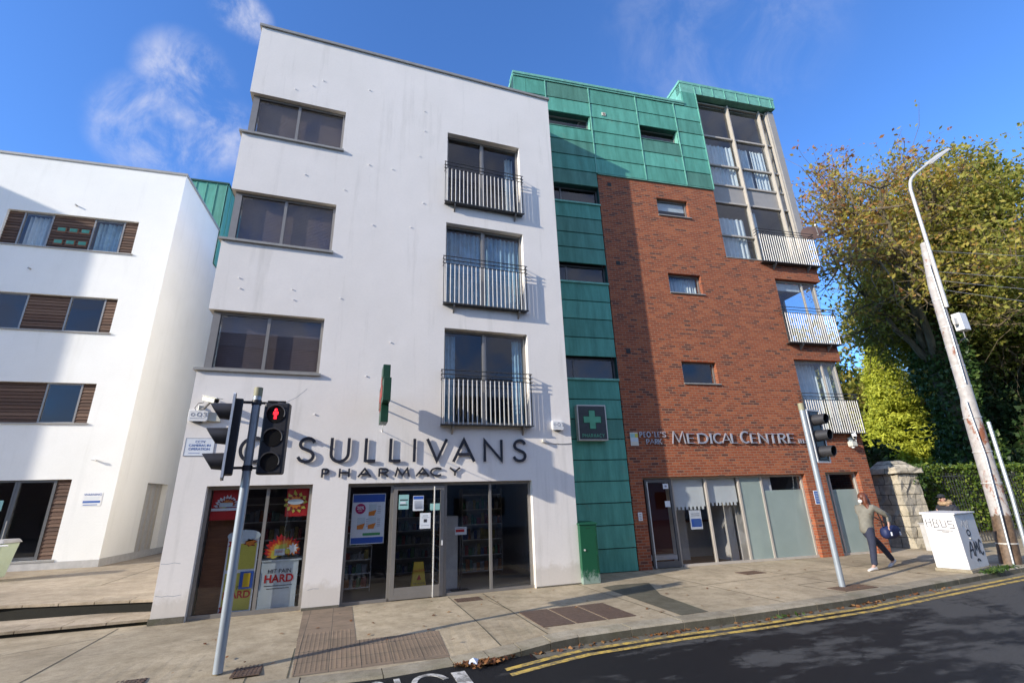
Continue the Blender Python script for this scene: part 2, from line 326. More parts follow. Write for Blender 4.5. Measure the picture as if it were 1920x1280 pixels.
MT['cabgrey'] = pm('grey_cabinet_paint', (.45, .44, .42), .6, var=.12, scale=5)
MT['graffiti'] = flat('black_marker', (.02, .02, .03), .6)
MT['graffiti_grey'] = flat('faded_marker', (.42, .42, .42), .6)
MT['polegrey'] = pm('signal_pole_paint', (.36, .40, .43), .4, .3, var=.08, scale=3)
MT['polecap'] = pm('pole_cap', (.30, .28, .17), .6, var=.1)
MT['silver'] = pm('silver_letter', (.58, .60, .66), .3, .6, var=.05)
MT['silver_side'] = pm('letter_return', (.20, .20, .22), .4, .5)
MT['signblack'] = pm('sign_face_dark', (.045, .055, .06), .35, var=.2)
MT['signgreen'] = pm('sign_green', (.10, .40, .24), .5, var=.15)
MT['crossgreen'] = pm('cross_green_metal', (.010, .055, .028), .4, var=.15)
MT['red'] = flat('poster_red', (.50, .02, .02), .5); MT['blue'] = flat('poster_blue', (.03, .10, .42), .5)
MT['yellowp'] = flat('poster_yellow', (.55, .50, .08), .5); MT['orange'] = flat('poster_orange', (.70, .22, .03), .5)
MT['paper'] = flat('paper', (.72, .76, .80), .6); MT['mint'] = flat('mint_paper', (.30, .55, .52), .6); MT['palegrey'] = flat('pale_board', (.55, .63, .66), .5)
MT['magenta'] = flat('poster_magenta', (.42, .01, .10), .5); MT['greenp'] = flat('poster_green', (.08, .35, .12), .5); MT['darkred'] = flat('poster_darkred', (.25, .03, .02), .5)
MT['ink'] = flat('ink', (.04, .04, .05), .6); MT['inkblue'] = flat('ink_blue', (.06, .14, .40), .6); MT['wetyellow'] = flat('yellow_plastic', (.62, .42, .02), .4)
MT['greyink'] = flat('ink_grey', (.25, .27, .32), .6)
me_ = bpy.data.materials.new('red_signal_light'); me_.use_nodes = True; q_ = me_.node_tree.nodes['Principled BSDF']
q_.inputs['Base Color'].default_value = (.6, .01, .02, 1); q_.inputs['Emission Color'].default_value = (1, .015, .03, 1); q_.inputs['Emission Strength'].default_value = 1.2; MT['redlamp'] = me_
MT['lens'] = pm('dark_lens', (.012, .012, .012), .15, var=.1)
MT['skin'] = flat('skin', (.50, .30, .22), .55); MT['hair'] = pm('auburn_hair', (.13, .04, .018), .5, var=.45, scale=18, stretch=(6, 6, 1))
MT['jacket'] = pm('olive_grey_jacket', (.20, .19, .155), .85, var=.18, scale=9); MT['navy'] = pm('navy_cloth', (.025, .03, .055), .85, var=.2, scale=8)
MT['bagblue'] = pm('navy_bag_cloth', (.012, .022, .09), .6, var=.3, scale=6); MT['shoe'] = flat('white_shoe', (.6, .58, .56), .6); MT['maskw'] = flat('white_mask', (.75, .75, .75), .7)
MT['fur'] = pm('fawn_fur', (.38, .26, .15), .9, var=.35, scale=30); MT['blackcloth'] = pm('black_cloth', (.02, .022, .03), .8, var=.2)

# ------------------------------------------------------------ mesh helpers
class MB:
    def __init__(s): s.v = []; s.f = []; s.t = []
    def add(s, vs, fs, tone=.5):
        o = len(s.v); s.v += [tuple(p) for p in vs]; s.f += [tuple(i+o for i in f) for f in fs]; s.t += [tone]*len(fs); return s
    def quad(s, a, b, c, d, tone=.5): return s.add((a, b, c, d), ((0, 1, 2, 3),), tone)
    def box(s, x0, x1, y0, y1, z0, z1, tone=.5):
        v = [(x, y, z) for z in (z0, z1) for y in (y0, y1) for x in (x0, x1)]
        return s.add(v, ((0, 2, 3, 1), (4, 5, 7, 6), (0, 1, 5, 4), (2, 6, 7, 3), (0, 4, 6, 2), (1, 3, 7, 5)), tone)
    def hull8(s, v, tone=.5):   # 4 bottom ccw, 4 top ccw
        return s.add(v, ((3, 2, 1, 0), (4, 5, 6, 7), (0, 1, 5, 4), (1, 2, 6, 5), (2, 3, 7, 6), (3, 0, 4, 7)), tone)
    def tube(s, pts, rad, n=12, caps=True, tone=.5):
        pts = [Vector(p) for p in pts]
        if not isinstance(rad, (list, tuple)): rad = [rad]*len(pts)
        o = len(s.v); prev = None
        for i, p in enumerate(pts):
            d = (pts[min(i+1, len(pts)-1)] - pts[max(i-1, 0)]).normalized()
            if prev is None:
                a = d.orthogonal().normalized()
            else: a = (prev - d*prev.dot(d)).normalized()
            prev = a; b = d.cross(a)
            for k in range(n):
                an = 2*math.pi*k/n; s.v.append(tuple(p + (a*math.cos(an) + b*math.sin(an))*rad[i]))
        for i in range(len(pts)-1):
            for k in range(n):
                k2 = (k+1) % n; s.f.append((o+i*n+k, o+i*n+k2, o+(i+1)*n+k2, o+(i+1)*n+k)); s.t.append(tone)
        if caps:
            s.f.append(tuple(o+k for k in range(n))[::-1]); s.f.append(tuple(o+(len(pts)-1)*n+k for k in range(n))); s.t += [tone, tone]
        return s
    def lathe(s, c, prof, n=20, axis=(0, 0, 1), tone=.5):   # prof: (h, r)
        c = Vector(c); ax = Vector(axis).normalized()
        return s.tube([c + ax*h for h, r in prof], [max(r, 1e-4) for h, r in prof], n, True, tone)
    def prism(s, poly, f0, f1, tone=.5):  # poly 2d -> f0(p), f1(p) map to 3d
        n = len(poly); a = [f0(p) for p in poly]; b = [f1(p) for p in poly]
        return s.add(a+b, [tuple(range(n))[::-1], tuple(range(n, 2*n))] + [(i, (i+1) % n, (i+1) % n+n, i+n) for i in range(n)], tone)
    def ell(s, c, r, n=14, m=10, tone=.5, rot=None):
        c = Vector(c); vs = []; fs = []
        for i in range(m+1):
            ph = math.pi*i/m
            for k in range(n):
                th = 2*math.pi*k/n; v = Vector((r[0]*math.sin(ph)*math.cos(th), r[1]*math.sin(ph)*math.sin(th), r[2]*math.cos(ph)))
                if rot: v = rot @ v
                vs.append(c+v)
        for i in range(m):
            for k in range(n): fs.append((i*n+k, (i+1)*n+k, (i+1)*n+(k+1) % n, i*n+(k+1) % n))
        return s.add(vs, fs, tone)
    def build(s, name, mat, parent=None, smooth=False, bevel=0, tone=True, loc=None):
        me = bpy.data.meshes.new(name); me.from_pydata(s.v, [], s.f)
        if tone:
            a = me.attributes.new('tone', 'FLOAT', 'FACE'); a.data.foreach_set('value', s.t)
        me.materials.append(MT[mat] if isinstance(mat, str) else mat)
        if smooth:
            me.shade_smooth()
            try: me.set_sharp_from_angle(angle=R(38))
            except Exception: pass
        me.update(); o = bpy.data.objects.new(name, me); COL.objects.link(o)
        if parent: o.parent = parent
        if loc: o.location = loc
        if bevel:
            b = o.modifiers.new('bevel', 'BEVEL'); b.width = bevel; b.segments = 2; b.limit_method = 'ANGLE'
        return o
def thing(name, label, cat, loc=(0, 0, 0), rz=0, group=None):
    o = bpy.data.objects.new(name, None); COL.objects.link(o); o.location = loc; o.rotation_euler = (0, 0, rz)
    o['label'] = label; o['category'] = cat
    if group: o['group'] = group
    return o
def tag(o, label, cat, group=None):
    o['label'] = label; o['category'] = cat
    if group: o['group'] = group
    return o
def struct(o): o['kind'] = 'structure'; return o

def boxes(name, mat, parent, L, **k):
    return [MB().box(*b).build(name, mat, parent, **k) for b in L]
# walls with rectangular openings; axis 'x' = wall along x (front face at y0, depth th), 'y' = wall along y
def wall(mb, a0, a1, z0, z1, holes, p0, p1, axis='x', skip=()):
    As = sorted({a0, a1, *[h[i] for h in holes for i in (0, 1) if a0 < h[i] < a1]}); Zs = sorted({z0, z1, *[h[i] for h in holes for i in (2, 3) if z0 < h[i] < z1]})
    def P(a, z, p): return (a, p, z) if axis == 'x' else (p, a, z)
    sol = {}
    for i in range(len(As)-1):
        for j in range(len(Zs)-1):
            ca, cz = (As[i]+As[i+1])/2, (Zs[j]+Zs[j+1])/2
            sol[i, j] = not any(h[0] < ca < h[1] and h[2] < cz < h[3] for h in holes)
    g = lambda i, j: sol.get((i, j), False)
    for (i, j), s_ in sol.items():
        if not s_: continue
        A, B, C, D = As[i], As[i+1], Zs[j], Zs[j+1]
        mb.quad(P(A, C, p0), P(B, C, p0), P(B, D, p0), P(A, D, p0)); mb.quad(P(B, C, p1), P(A, C, p1), P(A, D, p1), P(B, D, p1))
        if not g(i-1, j): mb.quad(P(A, C, p1), P(A, C, p0), P(A, D, p0), P(A, D, p1))
        if not g(i+1, j): mb.quad(P(B, C, p0), P(B, C, p1), P(B, D, p1), P(B, D, p0))
        if not g(i, j-1): mb.quad(P(A, C, p0), P(A, C, p1), P(B, C, p1), P(B, C, p0))
        if not g(i, j+1): mb.quad(P(A, D, p0), P(B, D, p0), P(B, D, p1), P(A, D, p1))
    return mb
# window frame: verticals xs (x, width), horizontals zs between; y0 front, y1 back
def frame(mb, x0, x1, z0, z1, y0, y1, w=.06, xs=(), zs=(), bars=None):
    cols = [x0] + list(xs) + [x1]
    mb.box(x0, x0+w, y0, y1, z0, z1); mb.box(x1-w, x1, y0, y1, z0, z1)
    for x in xs: mb.box(x-w/2, x+w/2, y0, y1, z0, z1)
    for i in range(len(cols)-1):
        a = cols[i] + (w if i == 0 else w/2); b = cols[i+1] - (w if i == len(cols)-2 else w/2)
        mb.box(a, b, y0, y1, z0, z0+w); mb.box(a, b, y0, y1, z1-w, z1)
        for z in (zs if bars is None else bars[i]): mb.box(a, b, y0, y1, z-w/2, z+w/2)
    return mb
def pane(parent, x0, x1, z0, z1, y, mat='glass', name='pane'):
    return MB().box(x0, x1, y, y+.012, z0, z1).build(name, mat, parent)
def curtain(parent, x0, x1, z0, z1, y, mat, amp=.03, wl=.14, gather=0):
    n = max(6, int((x1-x0)/.02)); mb = MB(); pts = []
    ph = random.random()*6
    for i in range(n+1):
        x = x0+(x1-x0)*i/n; pts.append((x, y+amp*math.sin(2*math.pi*x/wl+ph)+amp*.5*math.sin(2*math.pi*x/(wl*2.7)+ph)))
    for (xa, ya), (xb, yb) in zip(pts, pts[1:]):
        mb.quad((xa, ya, z0), (xb, yb, z0), (xb+gather*0, yb, z1), (xa, ya, z1)); mb.quad((xb, yb+.006, z0), (xa, ya+.006, z0), (xa, ya+.006, z1), (xb, yb+.006, z1))
    return mb.build('curtain', mat, parent, smooth=True)
# stroke lettering
def cr_spline(P, k=6, closed=False):
    out = []; n = len(P)
    for i in range(n if closed else n-1):
        p0 = P[(i-1) % n] if closed or i > 0 else P[0]; p1 = P[i]; p2 = P[(i+1) % n]; p3 = P[(i+2) % n] if closed or i+2 < n else P[-1]
        for j in range(k):
            t = j/k; out.append(tuple(.5*(2*p1[q]+(p2[q]-p0[q])*t+(2*p0[q]-5*p1[q]+4*p2[q]-p3[q])*t*t+(3*p1[q]-p0[q]-3*p2[q]+p3[q])*t**3) for q in (0, 1)))
    out.append(P[0] if closed else P[-1]); return out
def arc(cx, cy, rx, ry, a0, a1, n=14): return [(cx+rx*math.cos(R(a0+(a1-a0)*i/n)), cy+ry*math.sin(R(a0+(a1-a0)*i/n))) for i in range(n+1)]
S_ = cr_spline([(.93, .80), (.78, .93), (.53, .975), (.25, .90), (.13, .74), (.24, .59), (.52, .50), (.80, .41), (.92, .25), (.80, .09), (.50, .025), (.22, .08), (.06, .22)])
GL = {'S': [S_], 'U': [[(.08, 1), (.08, .36)] + arc(.5, .36, .42, .335, 180, 360)[1:] + [(.92, 1)]],
 'L': [[(.1, 1), (.1, 0)], [(.1, .045), (1, .045)]], 'I': [[(.5, 1), (.5, 0)]], 'V': [[(.02, 1), (.5, .04), (.98, 1)]],
 'A': [[(0, 0), (.5, .97), (1, 0)], [(.2, .33), (.8, .33)]], 'N': [[(.07, 0), (.07, .96), (.93, .04), (.93, 1)]],
 'O': [arc(.5, .5, .45, .47, 0, 360, 32)], 'P': [[(.1, 0), (.1, 1)], [(.1, .95)] + arc(.5, .70, .42, .25, 90, -90) + [(.1, .45)]],
 'H': [[(.08, 0), (.08, 1)], [(.92, 0), (.92, 1)], [(.08, .53), (.92, .53)]],
 'R': [[(.1, 0), (.1, 1)], [(.1, .95)] + arc(.48, .71, .40, .24, 90, -90) + [(.1, .47)], [(.42, .47), (.92, 0)]],
 'M': [[(.04, 0), (.17, .96), (.5, .14), (.83, .96), (.96, 0)]], 'C': [arc(.58, .5, .52, .46, 50, 310, 24)],
 'Y': [[(.02, 1), (.5, .48)], [(.98, 1), (.5, .48), (.5, 0)]], 'E': [[(.1, 1), (.1, 0)], [(.1, .95), (.9, .95)], [(.1, .52), (.78, .52)], [(.1, .05), (.9, .05)]],
 'D': [[(.1, 0), (.1, 1)], [(.1, .95), (.4, .95)] + arc(.4, .5, .52, .45, 90, -90) + [(.1, .05)]],
 'T': [[(.5, 0), (.5, 1)], [(.02, .95), (.98, .95)]], 'K': [[(.1, 0), (.1, 1)], [(.88, 1), (.12, .42)], [(.35, .6), (.95, 0)]],
 "'": [[(.5, 1), (.42, .74)]], ':': [[(.5, .25), (.5, .12)], [(.5, .7), (.5, .57)]], '0': [arc(.5, .5, .36, .46, 0, 360, 24)],
 'B': [[(.1, 0), (.1, 1)], [(.1, .96), (.5, .96)] + arc(.5, .75, .35, .21, 90, -90) + arc(.55, .28, .38, .25, 90, -90) + [(.1, .03)]],
 'Q': [arc(.5, .5, .45, .47, 0, 360, 28), [(.6, .25), (.95, -.02)]], '3': [cr_spline([(.1, .85), (.4, .97), (.8, .85), (.78, .62), (.42, .52), (.85, .38), (.85, .14), (.45, .02), (.06, .16)])]}
def ribbon(mb, pts, wd, f, y0, y1, tone=.5):    # pts metric 2d
    n = len(pts); L = []; Rr = []
    closed = math.dist(pts[0], pts[-1]) < 1e-6
    for i in range(n):
        if closed: a = pts[i-1] if i > 0 else pts[-2]; b = pts[i+1] if i < n-1 else pts[1]; p = pts[i]
        else: a = pts[max(i-1, 0)]; b = pts[min(i+1, n-1)]; p = pts[i]
        d1 = Vector((p[0]-a[0], p[1]-a[1])); d2 = Vector((b[0]-p[0], b[1]-p[1]))
        if d1.length < 1e-9: d1 = d2
        if d2.length < 1e-9: d2 = d1
        d1.normalize(); d2.normalize(); n1 = Vector((-d1.y, d1.x)); n2 = Vector((-d2.y, d2.x)); m_ = (n1+n2)
        if m_.length < .2: m_ = n1
        m_.normalize(); k = min(1/max(m_.dot(n1), .3), 2.2)*wd/2
        L.append((p[0]+m_.x*k, p[1]+m_.y*k)); Rr.append((p[0]-m_.x*k, p[1]-m_.y*k))
    for i in range(n-1):
        q = [L[i], Rr[i], Rr[i+1], L[i+1]]
        v = [f(p, y0) for p in q] + [f(p, y1) for p in q]
        mb.add(v, ((0, 1, 2, 3), (7, 6, 5, 4), (1, 5, 6, 2), (0, 3, 7, 4), (0, 4, 5, 1), (2, 6, 7, 3)), tone)
def glyph(mb, ch, x0, x1, z0, z1, wd, y0, y1, f=lambda p, y: (p[0], y, p[1]), serif=False):
    for k, st in enumerate(GL[ch]):
        pts = [(x0+(x1-x0)*a, z0+(z1-z0)*b) for a, b in st]; w_ = wd
        if serif:
            dx = abs(pts[0][0]-pts[-1][0]); dz = abs(pts[0][1]-pts[-1][1])
            if dx < .2*dz or len(pts) > 6: w_ = wd*1.25
            elif dz < .2*dx: w_ = wd*.55
        ribbon(mb, pts, w_, f, y0-k*.0007, y1)
        if serif and len(pts) <= 6:
            for q in (pts[0], pts[-1]):
                if abs(q[1]-z0) < .02*(z1-z0)+1e-6: zz = z0+wd*.15
                elif abs(q[1]-z1) < .06*(z1-z0): zz = z1-wd*.15
                else: continue
                if abs(pts[0][1]-pts[-1][1]) > .3*(z1-z0): ribbon(mb, [(q[0]-wd*1.0, zz), (q[0]+wd*1.0, zz)], wd*.35, f, y0-.003-k*.0007, y1)
def text_obj(name, s, size, mat, parent, loc, rot=(math.pi/2, 0, 0), ext=.002, bold=0, align='CENTER', sx=1, shear=0):
    cu = bpy.data.curves.new(name, 'FONT'); cu.body = s; cu.size = size; cu.extrude = ext; cu.offset = bold; cu.align_x = align; cu.align_y = 'CENTER'; cu.shear = shear
    tmp = bpy.data.objects.new('tmp', cu); COL.objects.link(tmp); dg = bpy.context.evaluated_depsgraph_get(); dg.update()
    me = bpy.data.meshes.new_from_object(tmp.evaluated_get(dg)); COL.objects.unlink(tmp); bpy.data.objects.remove(tmp); bpy.data.curves.remove(cu)
    me.materials.clear(); me.materials.append(MT[mat]); o = bpy.data.objects.new(name, me); COL.objects.link(o)
    o.parent = parent; o.location = loc; o.rotation_euler = rot; o.scale = (sx, 1, 1); return o
def plate(mb, poly, y0, y1): return mb.prism(poly, lambda p: (p[0], y0, p[1]), lambda p: (p[0], y1, p[1]))

# ============================================================ GROUND, ROAD, PAVEMENT
ZR = -.12
KERB = [(-60, -5.2), (-12, -4.65), (-4, -4.2), (-1, -3.88), (0, -3.98), (.7, -4.03), (1.55, -3.95), (2.0, -3.98), (2.6, -3.93), (3.3, -3.83), (4.5, -3.80), (6.3, -3.86), (8.9, -3.80), (12, -3.47), (15.5, -3.14), (20, -2.9), (32, -3.4), (70, -8.0), (120, -16)]
def kerbz(x):       # dropped kerb at the crossing
    a = 1 - max(0, min(1, (x-1.5)/1.5)); b = max(0, min(1, (x+3.2)/1.6)); return -.095*a*b
g = MB(); g.quad((-900, -900, -.30), (900, -900, -.30), (900, 900, -.30), (-900, 900, -.30)); struct(g.build('ground', 'ground'))
g = MB(); g.box(-200, 300, -60, -1.9, -.29, ZR); struct(g.build('road', 'asphalt'))
# pavement: slabs between joints, reaching back past the buildings
JX = [-60, -30, -12, -6.2, -3.45, -.47, 2.25, 3.0, 5.25, 7.6, 10.1, 12.6, 15.1, 17.6, 20.1, 24, 32, 50, 70, 120]
def kyi(x):
    for (x0, y0), (x1, y1) in zip(KERB, KERB[1:]):
        if x0 <= x <= x1: return y0+(y1-y0)*(x-x0)/(x1-x0)
    return KERB[-1][1]
pv = MB(); xs = sorted(set(JX + [k[0] for k in KERB] + [-3.2+.2*i for i in range(36)]))
def slab_tone(x):
    i = sum(1 for j in JX if j <= x+1e-6); return (math.sin(i*12.9898)*43758.5453) % 1
KW = .30
for a, b in zip(xs, xs[1:]):
    t = slab_tone((a+b)/2)
    for (fa, fb) in ((-1, 0), ):
        ya, yb = kyi(a)+KW, kyi(b)+KW
        za, zb = kerbz(a), kerbz(b)
        ma, mb_ = -2.3, -2.3
        pv.quad((a, ya, za), (b, yb, zb), (b, mb_, 0), (a, ma, 0), t)
        pv.quad((a, ma, 0), (b, mb_, 0), (b, 2.6, 0), (a, 2.6, 0), t)
pv.build('pavement', 'pave')['kind'] = 'structure'
# kerb stones of ~0.9 m with slightly uneven arrises
kb = MB(); x = -60.0
ks = []
while x < 110:
    ln = .46 if 1.2 < x < 3.2 else .92+random.uniform(-.05, .05) if -14 < x < 34 else 4
    ks.append((x, x+ln)); x += ln
for a, b in ks:
    t = random.random(); g_ = .006; j = random.uniform(-.004, .004)
    A = (a+g_, kyi(a+g_)); B = (b-g_, kyi(b-g_)); za, zb = kerbz(a)+.004+j, kerbz(b)+.004+j
    kb.add([(A[0], A[1]-.012, -.28), (B[0], B[1]-.012, -.28), (B[0], B[1]+KW, -.28), (A[0], A[1]+KW, -.28),
            (A[0], A[1]-.012, za-.025), (B[0], B[1]-.012, zb-.025), (A[0], A[1]+.015, za), (B[0], B[1]+.015, zb), (B[0], B[1]+KW-.004, zb), (A[0], A[1]+KW-.004, za)],
           ((0, 1, 5, 4), (4, 5, 7, 6), (6, 7, 8, 9), (3, 9, 8, 2), (0, 4, 6, 9, 3), (1, 2, 8, 7, 5)), t)
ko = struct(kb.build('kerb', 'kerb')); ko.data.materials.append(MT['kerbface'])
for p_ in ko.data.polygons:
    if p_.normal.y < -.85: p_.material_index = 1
def sheet(name, mat, poly, z, parent=None, sub=1):
    m = MB(); m.add([(x_, y_, z if not callable(z) else z(x_, y_)) for x_, y_ in poly], (tuple(range(len(poly))),)); return struct(m.build(name, mat))
def pz(x_, y_):
    yk = kyi(x_)+KW
    return 0 if y_ >= -2.3 else kerbz(x_)*(-2.3-y_)/(-2.3-yk)
# joints (4 mm proud dirty lines)
jn = MB()
def line(mb, p, q, wd, z=.004, tone=.5):
    p = Vector(p); q = Vector(q); d = (q-p).normalized(); n = Vector((-d.y, d.x))*wd/2
    k = 5
    for i in range(k):
        a = p.lerp(q, i/k); b = p.lerp(q, (i+1)/k)
        vs = [(v.x, v.y, pz(v.x, v.y)+z) for v in (a-n, b-n, b+n, a+n)]; mb.add(vs, ((0, 1, 2, 3),), tone)
for x in JX:
    if -7 < x < 33: line(jn, (x-.0, .0 if x < 5.3 else 1.2), (x, kyi(x)+KW+.01), .018)
for p, q in (((2.9, -.75), (3.02, -1.9)), ((2.83, -.3), (4.0, -1.0)), ((5.25, -1.6), (16, -1.0)), ((9.2, -2.4), (9.2, -3.5)), ((9.2, -2.4), (10.4, -2.4)), ((10.4, -2.4), (10.4, -3.5)), ((-6, -2.0), (-3.2, -.5)), ((-3.4, -3.2), (-1.7, -4.0)), ((-.95, -3.4), (-.95, -4.05))):
    line(jn, p, q, .014)
struct(jn.build('pavement_joints', 'joint'))
# damp dark strip draining over the pavement, and the darker patch by the copper wall
sheet('damp_strip', 'damp', [(5.40, -3.50), (5.96, -3.50), (6.15, -1.9), (6.75, -.62), (5.95, -.5), (5.55, -.62), (5.48, -1.9)], .003)
# tactile paving with real blisters
TP = [(-.54, -.02), (.34, -.02), (.35, -2.54), (1.58, -2.61), (1.53, -3.66), (-.40, -3.62)]
tm = MB()
def inTP(x_, y_):
    if y_ > -2.54: return -.5+(-.0)*y_ < x_ < .33 and y_ < -.05
    return -.46+.0*y_ < x_ < 1.53
for seg in ([(-.54, -.02), (.34, -.02), (.35, -2.3), (-.47, -2.3)], [(-.47, -2.3), (.35, -2.3), (.35, -2.56), (-.46, -2.56)], [(-.46, -2.56), (1.57, -2.56), (1.53, -3.66), (-.42, -3.60)]):
    tm.add([(x_, y_, pz(x_, y_)+.0045) for x_, y_ in seg], ((0, 3, 2, 1),))
for i in range(34):
    for j in range(62):
        x_ = -.48+.0615*i+.01; y_ = -.06-.065*j
        if not inTP(x_+.03, y_) or not inTP(x_-.03, y_): continue
        if y_ > -1.9 or y_ < -3.56: continue
        z = pz(x_, y_)+.0045; r = .0155
        o_ = [(x_+r*math.cos(a), y_+r*math.sin(a), z) for a in np.linspace(0, 2*math.pi, 9)[:-1]]; u_ = [(x_+r*.5*math.cos(a), y_+r*.5*math.sin(a), z+.006) for a in np.linspace(0, 2*math.pi, 9)[:-1]]
        tm.add(o_+u_, [(k, (k+1) % 8, (k+1) % 8+8, k+8) for k in range(8)] + [tuple(range(8, 16))])
struct(tm.build('tactile_paving', 'tactile'))
# covers
def cover(x0, x1, y0, y1, name, label, pat=0, group=None):
    m = MB(); cx, cy = (x0+x1)/2, (y0+y1)/2; h = .009; Z = pz(cx, cy)+.0005
    m.box(x0-cx, x1-cx, y0-cy, y1-cy, 0, h)
    if pat:
        n = int((x1-x0)/.045); k = int((y1-y0)/.06)
        for i in range(n):
            for j in range(k):
                a = x0-cx+(x1-x0)*(i+.25)/n; b = y0-cy+(y1-y0)*(j+.2)/k; m.box(a, a+(x1-x0)/n*.5, b, b+(y1-y0)/k*.6, h, h+.005)
    return tag(m.build(name, 'iron', None, loc=(cx, cy, Z)), label, 'drain cover' if 'drain' in name else 'access cover', group)
cover(-1.13, -.80, -3.42, -2.98, 'drain_cover', 'small ribbed rusty cover beside the foot of the near signal pole', 1)
cover(-2.38, -2.06, -3.42, -3.08, 'drain_cover', 'brown cover left of the near signal pole, cut by the photo edge', 1)
cover(2.30, 2.82, -.66, -.32, 'drain_cover', 'rusty perforated cover in front of the pharmacy door', 1)
cover(9.35, 9.95, -.88, -.48, 'access_cover', 'small brown cover in front of the clinic windows', 1)
for i, (a, b, lb) in enumerate(((3.08, 3.62, 'left, paler-edged one of three plain brown covers in a row by the kerb'), (3.66, 4.18, 'middle one of three plain brown covers in a row by the kerb'), (4.22, 4.74, 'right one of three plain brown covers in a row by the kerb'))):
    cover(a, b, -3.2, -2.06, 'access_cover', lb, 0, 'three covers in a row')
cover(9.35, 10.25, -3.35, -2.95, 'access_cover', 'faint brown cover beside the foot of the far signal pole', 1)
# yellow lines and white letters
YL = [(2.08, -4.33), (2.7, -4.16), (3.3, -4.03), (4.8, -3.99), (6.3, -4.03), (8.9, -3.99), (12, -3.67), (15.5, -3.34), (20, -3.1), (32, -3.6), (70, -8.2)]
ym = MB()
for off in (0, -.20):
    for (x0, y0), (x1, y1) in zip(YL, YL[1:]):
        ym.quad((x0, y0+off-.1, ZR+.004), (x1, y1+off-.1, ZR+.004), (x1, y1+off, ZR+.004), (x0, y0+off, ZR+.004))
struct(ym.build('yellow_lines', 'yellow'))
gt = MB()
for (x0, y0), (x1, y1) in zip(KERB[8:], KERB[9:]):
    gt.quad((x0, y0-.22, ZR+.002), (x1, y1-.22, ZR+.002), (x1, y1, ZR+.002), (x0, y0, ZR+.002))
struct(gt.build('gutter', 'stone_dk'))
rw = MB(); rw.box(1.43, 1.60, -5.2, -4.19, ZR, ZR+.004)
gr = lambda p, y: (p[0], p[1], y)
for ch, a, b in (('L', -.05, .33), ('O', .42, .66), ('I', .70, .86), ('S', .92, 1.36)):   # worn lettering, read from the other side
    glyph(rw, ch, b, a, -4.12, -5.3, .07, ZR+.005, ZR, gr)
struct(rw.build('road_lettering', 'roadwhite'))
MT['patch'] = concrete('road_patch_asphalt', (.10, .097, .09), .1, False)
sheet('road_patch', 'patch', [(11.6, -6.6), (19.5, -5.6), (19.2, -4.55), (11.5, -5.45)], ZR+.003)
pj = MB()
for p, q in (((11.6, -6.6), (19.5, -5.6)), ((11.5, -5.45), (19.2, -4.55)), ((11.5, -5.45), (11.6, -6.6)), ((14.2, -5.14), (14.3, -6.26))):
    p = Vector(p); q = Vector(q); d = (q-p).normalized(); n_ = Vector((-d.y, d.x))*.02; pj.add([(v.x, v.y, ZR+.0065) for v in (p-n_, q-n_, q+n_, p+n_)], ((0, 1, 2, 3),))
MT['bitumen'] = flat('bitumen_seal', (.008, .008, .009), .35); struct(pj.build('road_joints', 'bitumen'))
# terrace and steps at the left
ts = MB()
ts.hull8([(-60, .4-.0, 0), (-3.03, .165, 0), (-3.03, 1.1, 0), (-60, 5, 0), (-60, .4, .115), (-3.03, .165, .085), (-3.03, 1.1, .085), (-60, 5, .115)], .6)
struct(ts.build('lower_step', 'terrace'))
ts = MB(); ts.add([(-60, 4.2, 0), (-5.9, 1.72, 0), (-3.025, .90, 0), (-3.025, 40, 0), (-60, 40, 0), (-60, 4.2, .285), (-5.9, 1.72, .285), (-3.025, .90, .285), (-3.025, 40, .285), (-60, 40, .285)],
    ((0, 1, 6, 5), (1, 2, 7, 6), (2, 3, 8, 7), (5, 6, 7, 8, 9)), .5)
struct(ts.build('terrace', 'terrace'))
tj = MB()
for k in range(4): tj.box(-5.2-4.4*k-.006, -5.2-4.4*k+.006, 3.9+.02*k, 8.8, .286, .289)
struct(tj.build('terrace_joints', 'joint'))
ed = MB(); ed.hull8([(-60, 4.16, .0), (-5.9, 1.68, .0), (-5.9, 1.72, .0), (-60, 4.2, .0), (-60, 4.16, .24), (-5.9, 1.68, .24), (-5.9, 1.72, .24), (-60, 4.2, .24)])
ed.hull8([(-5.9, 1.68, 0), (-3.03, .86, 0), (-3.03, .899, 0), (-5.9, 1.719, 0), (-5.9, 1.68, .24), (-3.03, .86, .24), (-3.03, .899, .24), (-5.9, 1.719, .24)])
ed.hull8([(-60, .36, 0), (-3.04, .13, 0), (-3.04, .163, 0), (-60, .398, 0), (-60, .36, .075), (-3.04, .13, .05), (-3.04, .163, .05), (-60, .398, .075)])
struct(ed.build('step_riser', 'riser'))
ns = MB()
for k in range(40):
    def SL(x_): return .365+(x_+60)/57*(.13-.365)
    a = -3.06-.62*k; b = a-.605; z0_ = .115+(a+60)/57*(.085-.115); z1_ = .115+(b+60)/57*(.085-.115); t_ = random.random()
    ns.hull8([(b, SL(b)-.03, z1_-.03), (a, SL(a)-.03, z0_-.03), (a, SL(a)+.44, z0_-.03), (b, SL(b)+.44, z1_-.03), (b, SL(b)-.03, z1_+.012), (a, SL(a)-.03, z0_+.012), (a, SL(a)+.44, z0_+.012), (b, SL(b)+.44, z1_+.012)], t_)
for k in range(24):
    def S2(x_): return .86+(-3.03-x_)*.2857 if x_ > -5.9 else 1.68+(-5.9-x_)*.0458
    a = -3.06-.62*k; b = a-.605; t_ = random.random()
    ns.hull8([(b, S2(b)-.04, .25), (a, S2(a)-.04, .25), (a, S2(a)+.40, .25), (b, S2(b)+.40, .25), (b, S2(b)-.04, .294), (a, S2(a)-.04, .294), (a, S2(a)+.40, .294), (b, S2(b)+.40, .294)], t_)
struct(ns.build('step_slabs', 'terrace'))

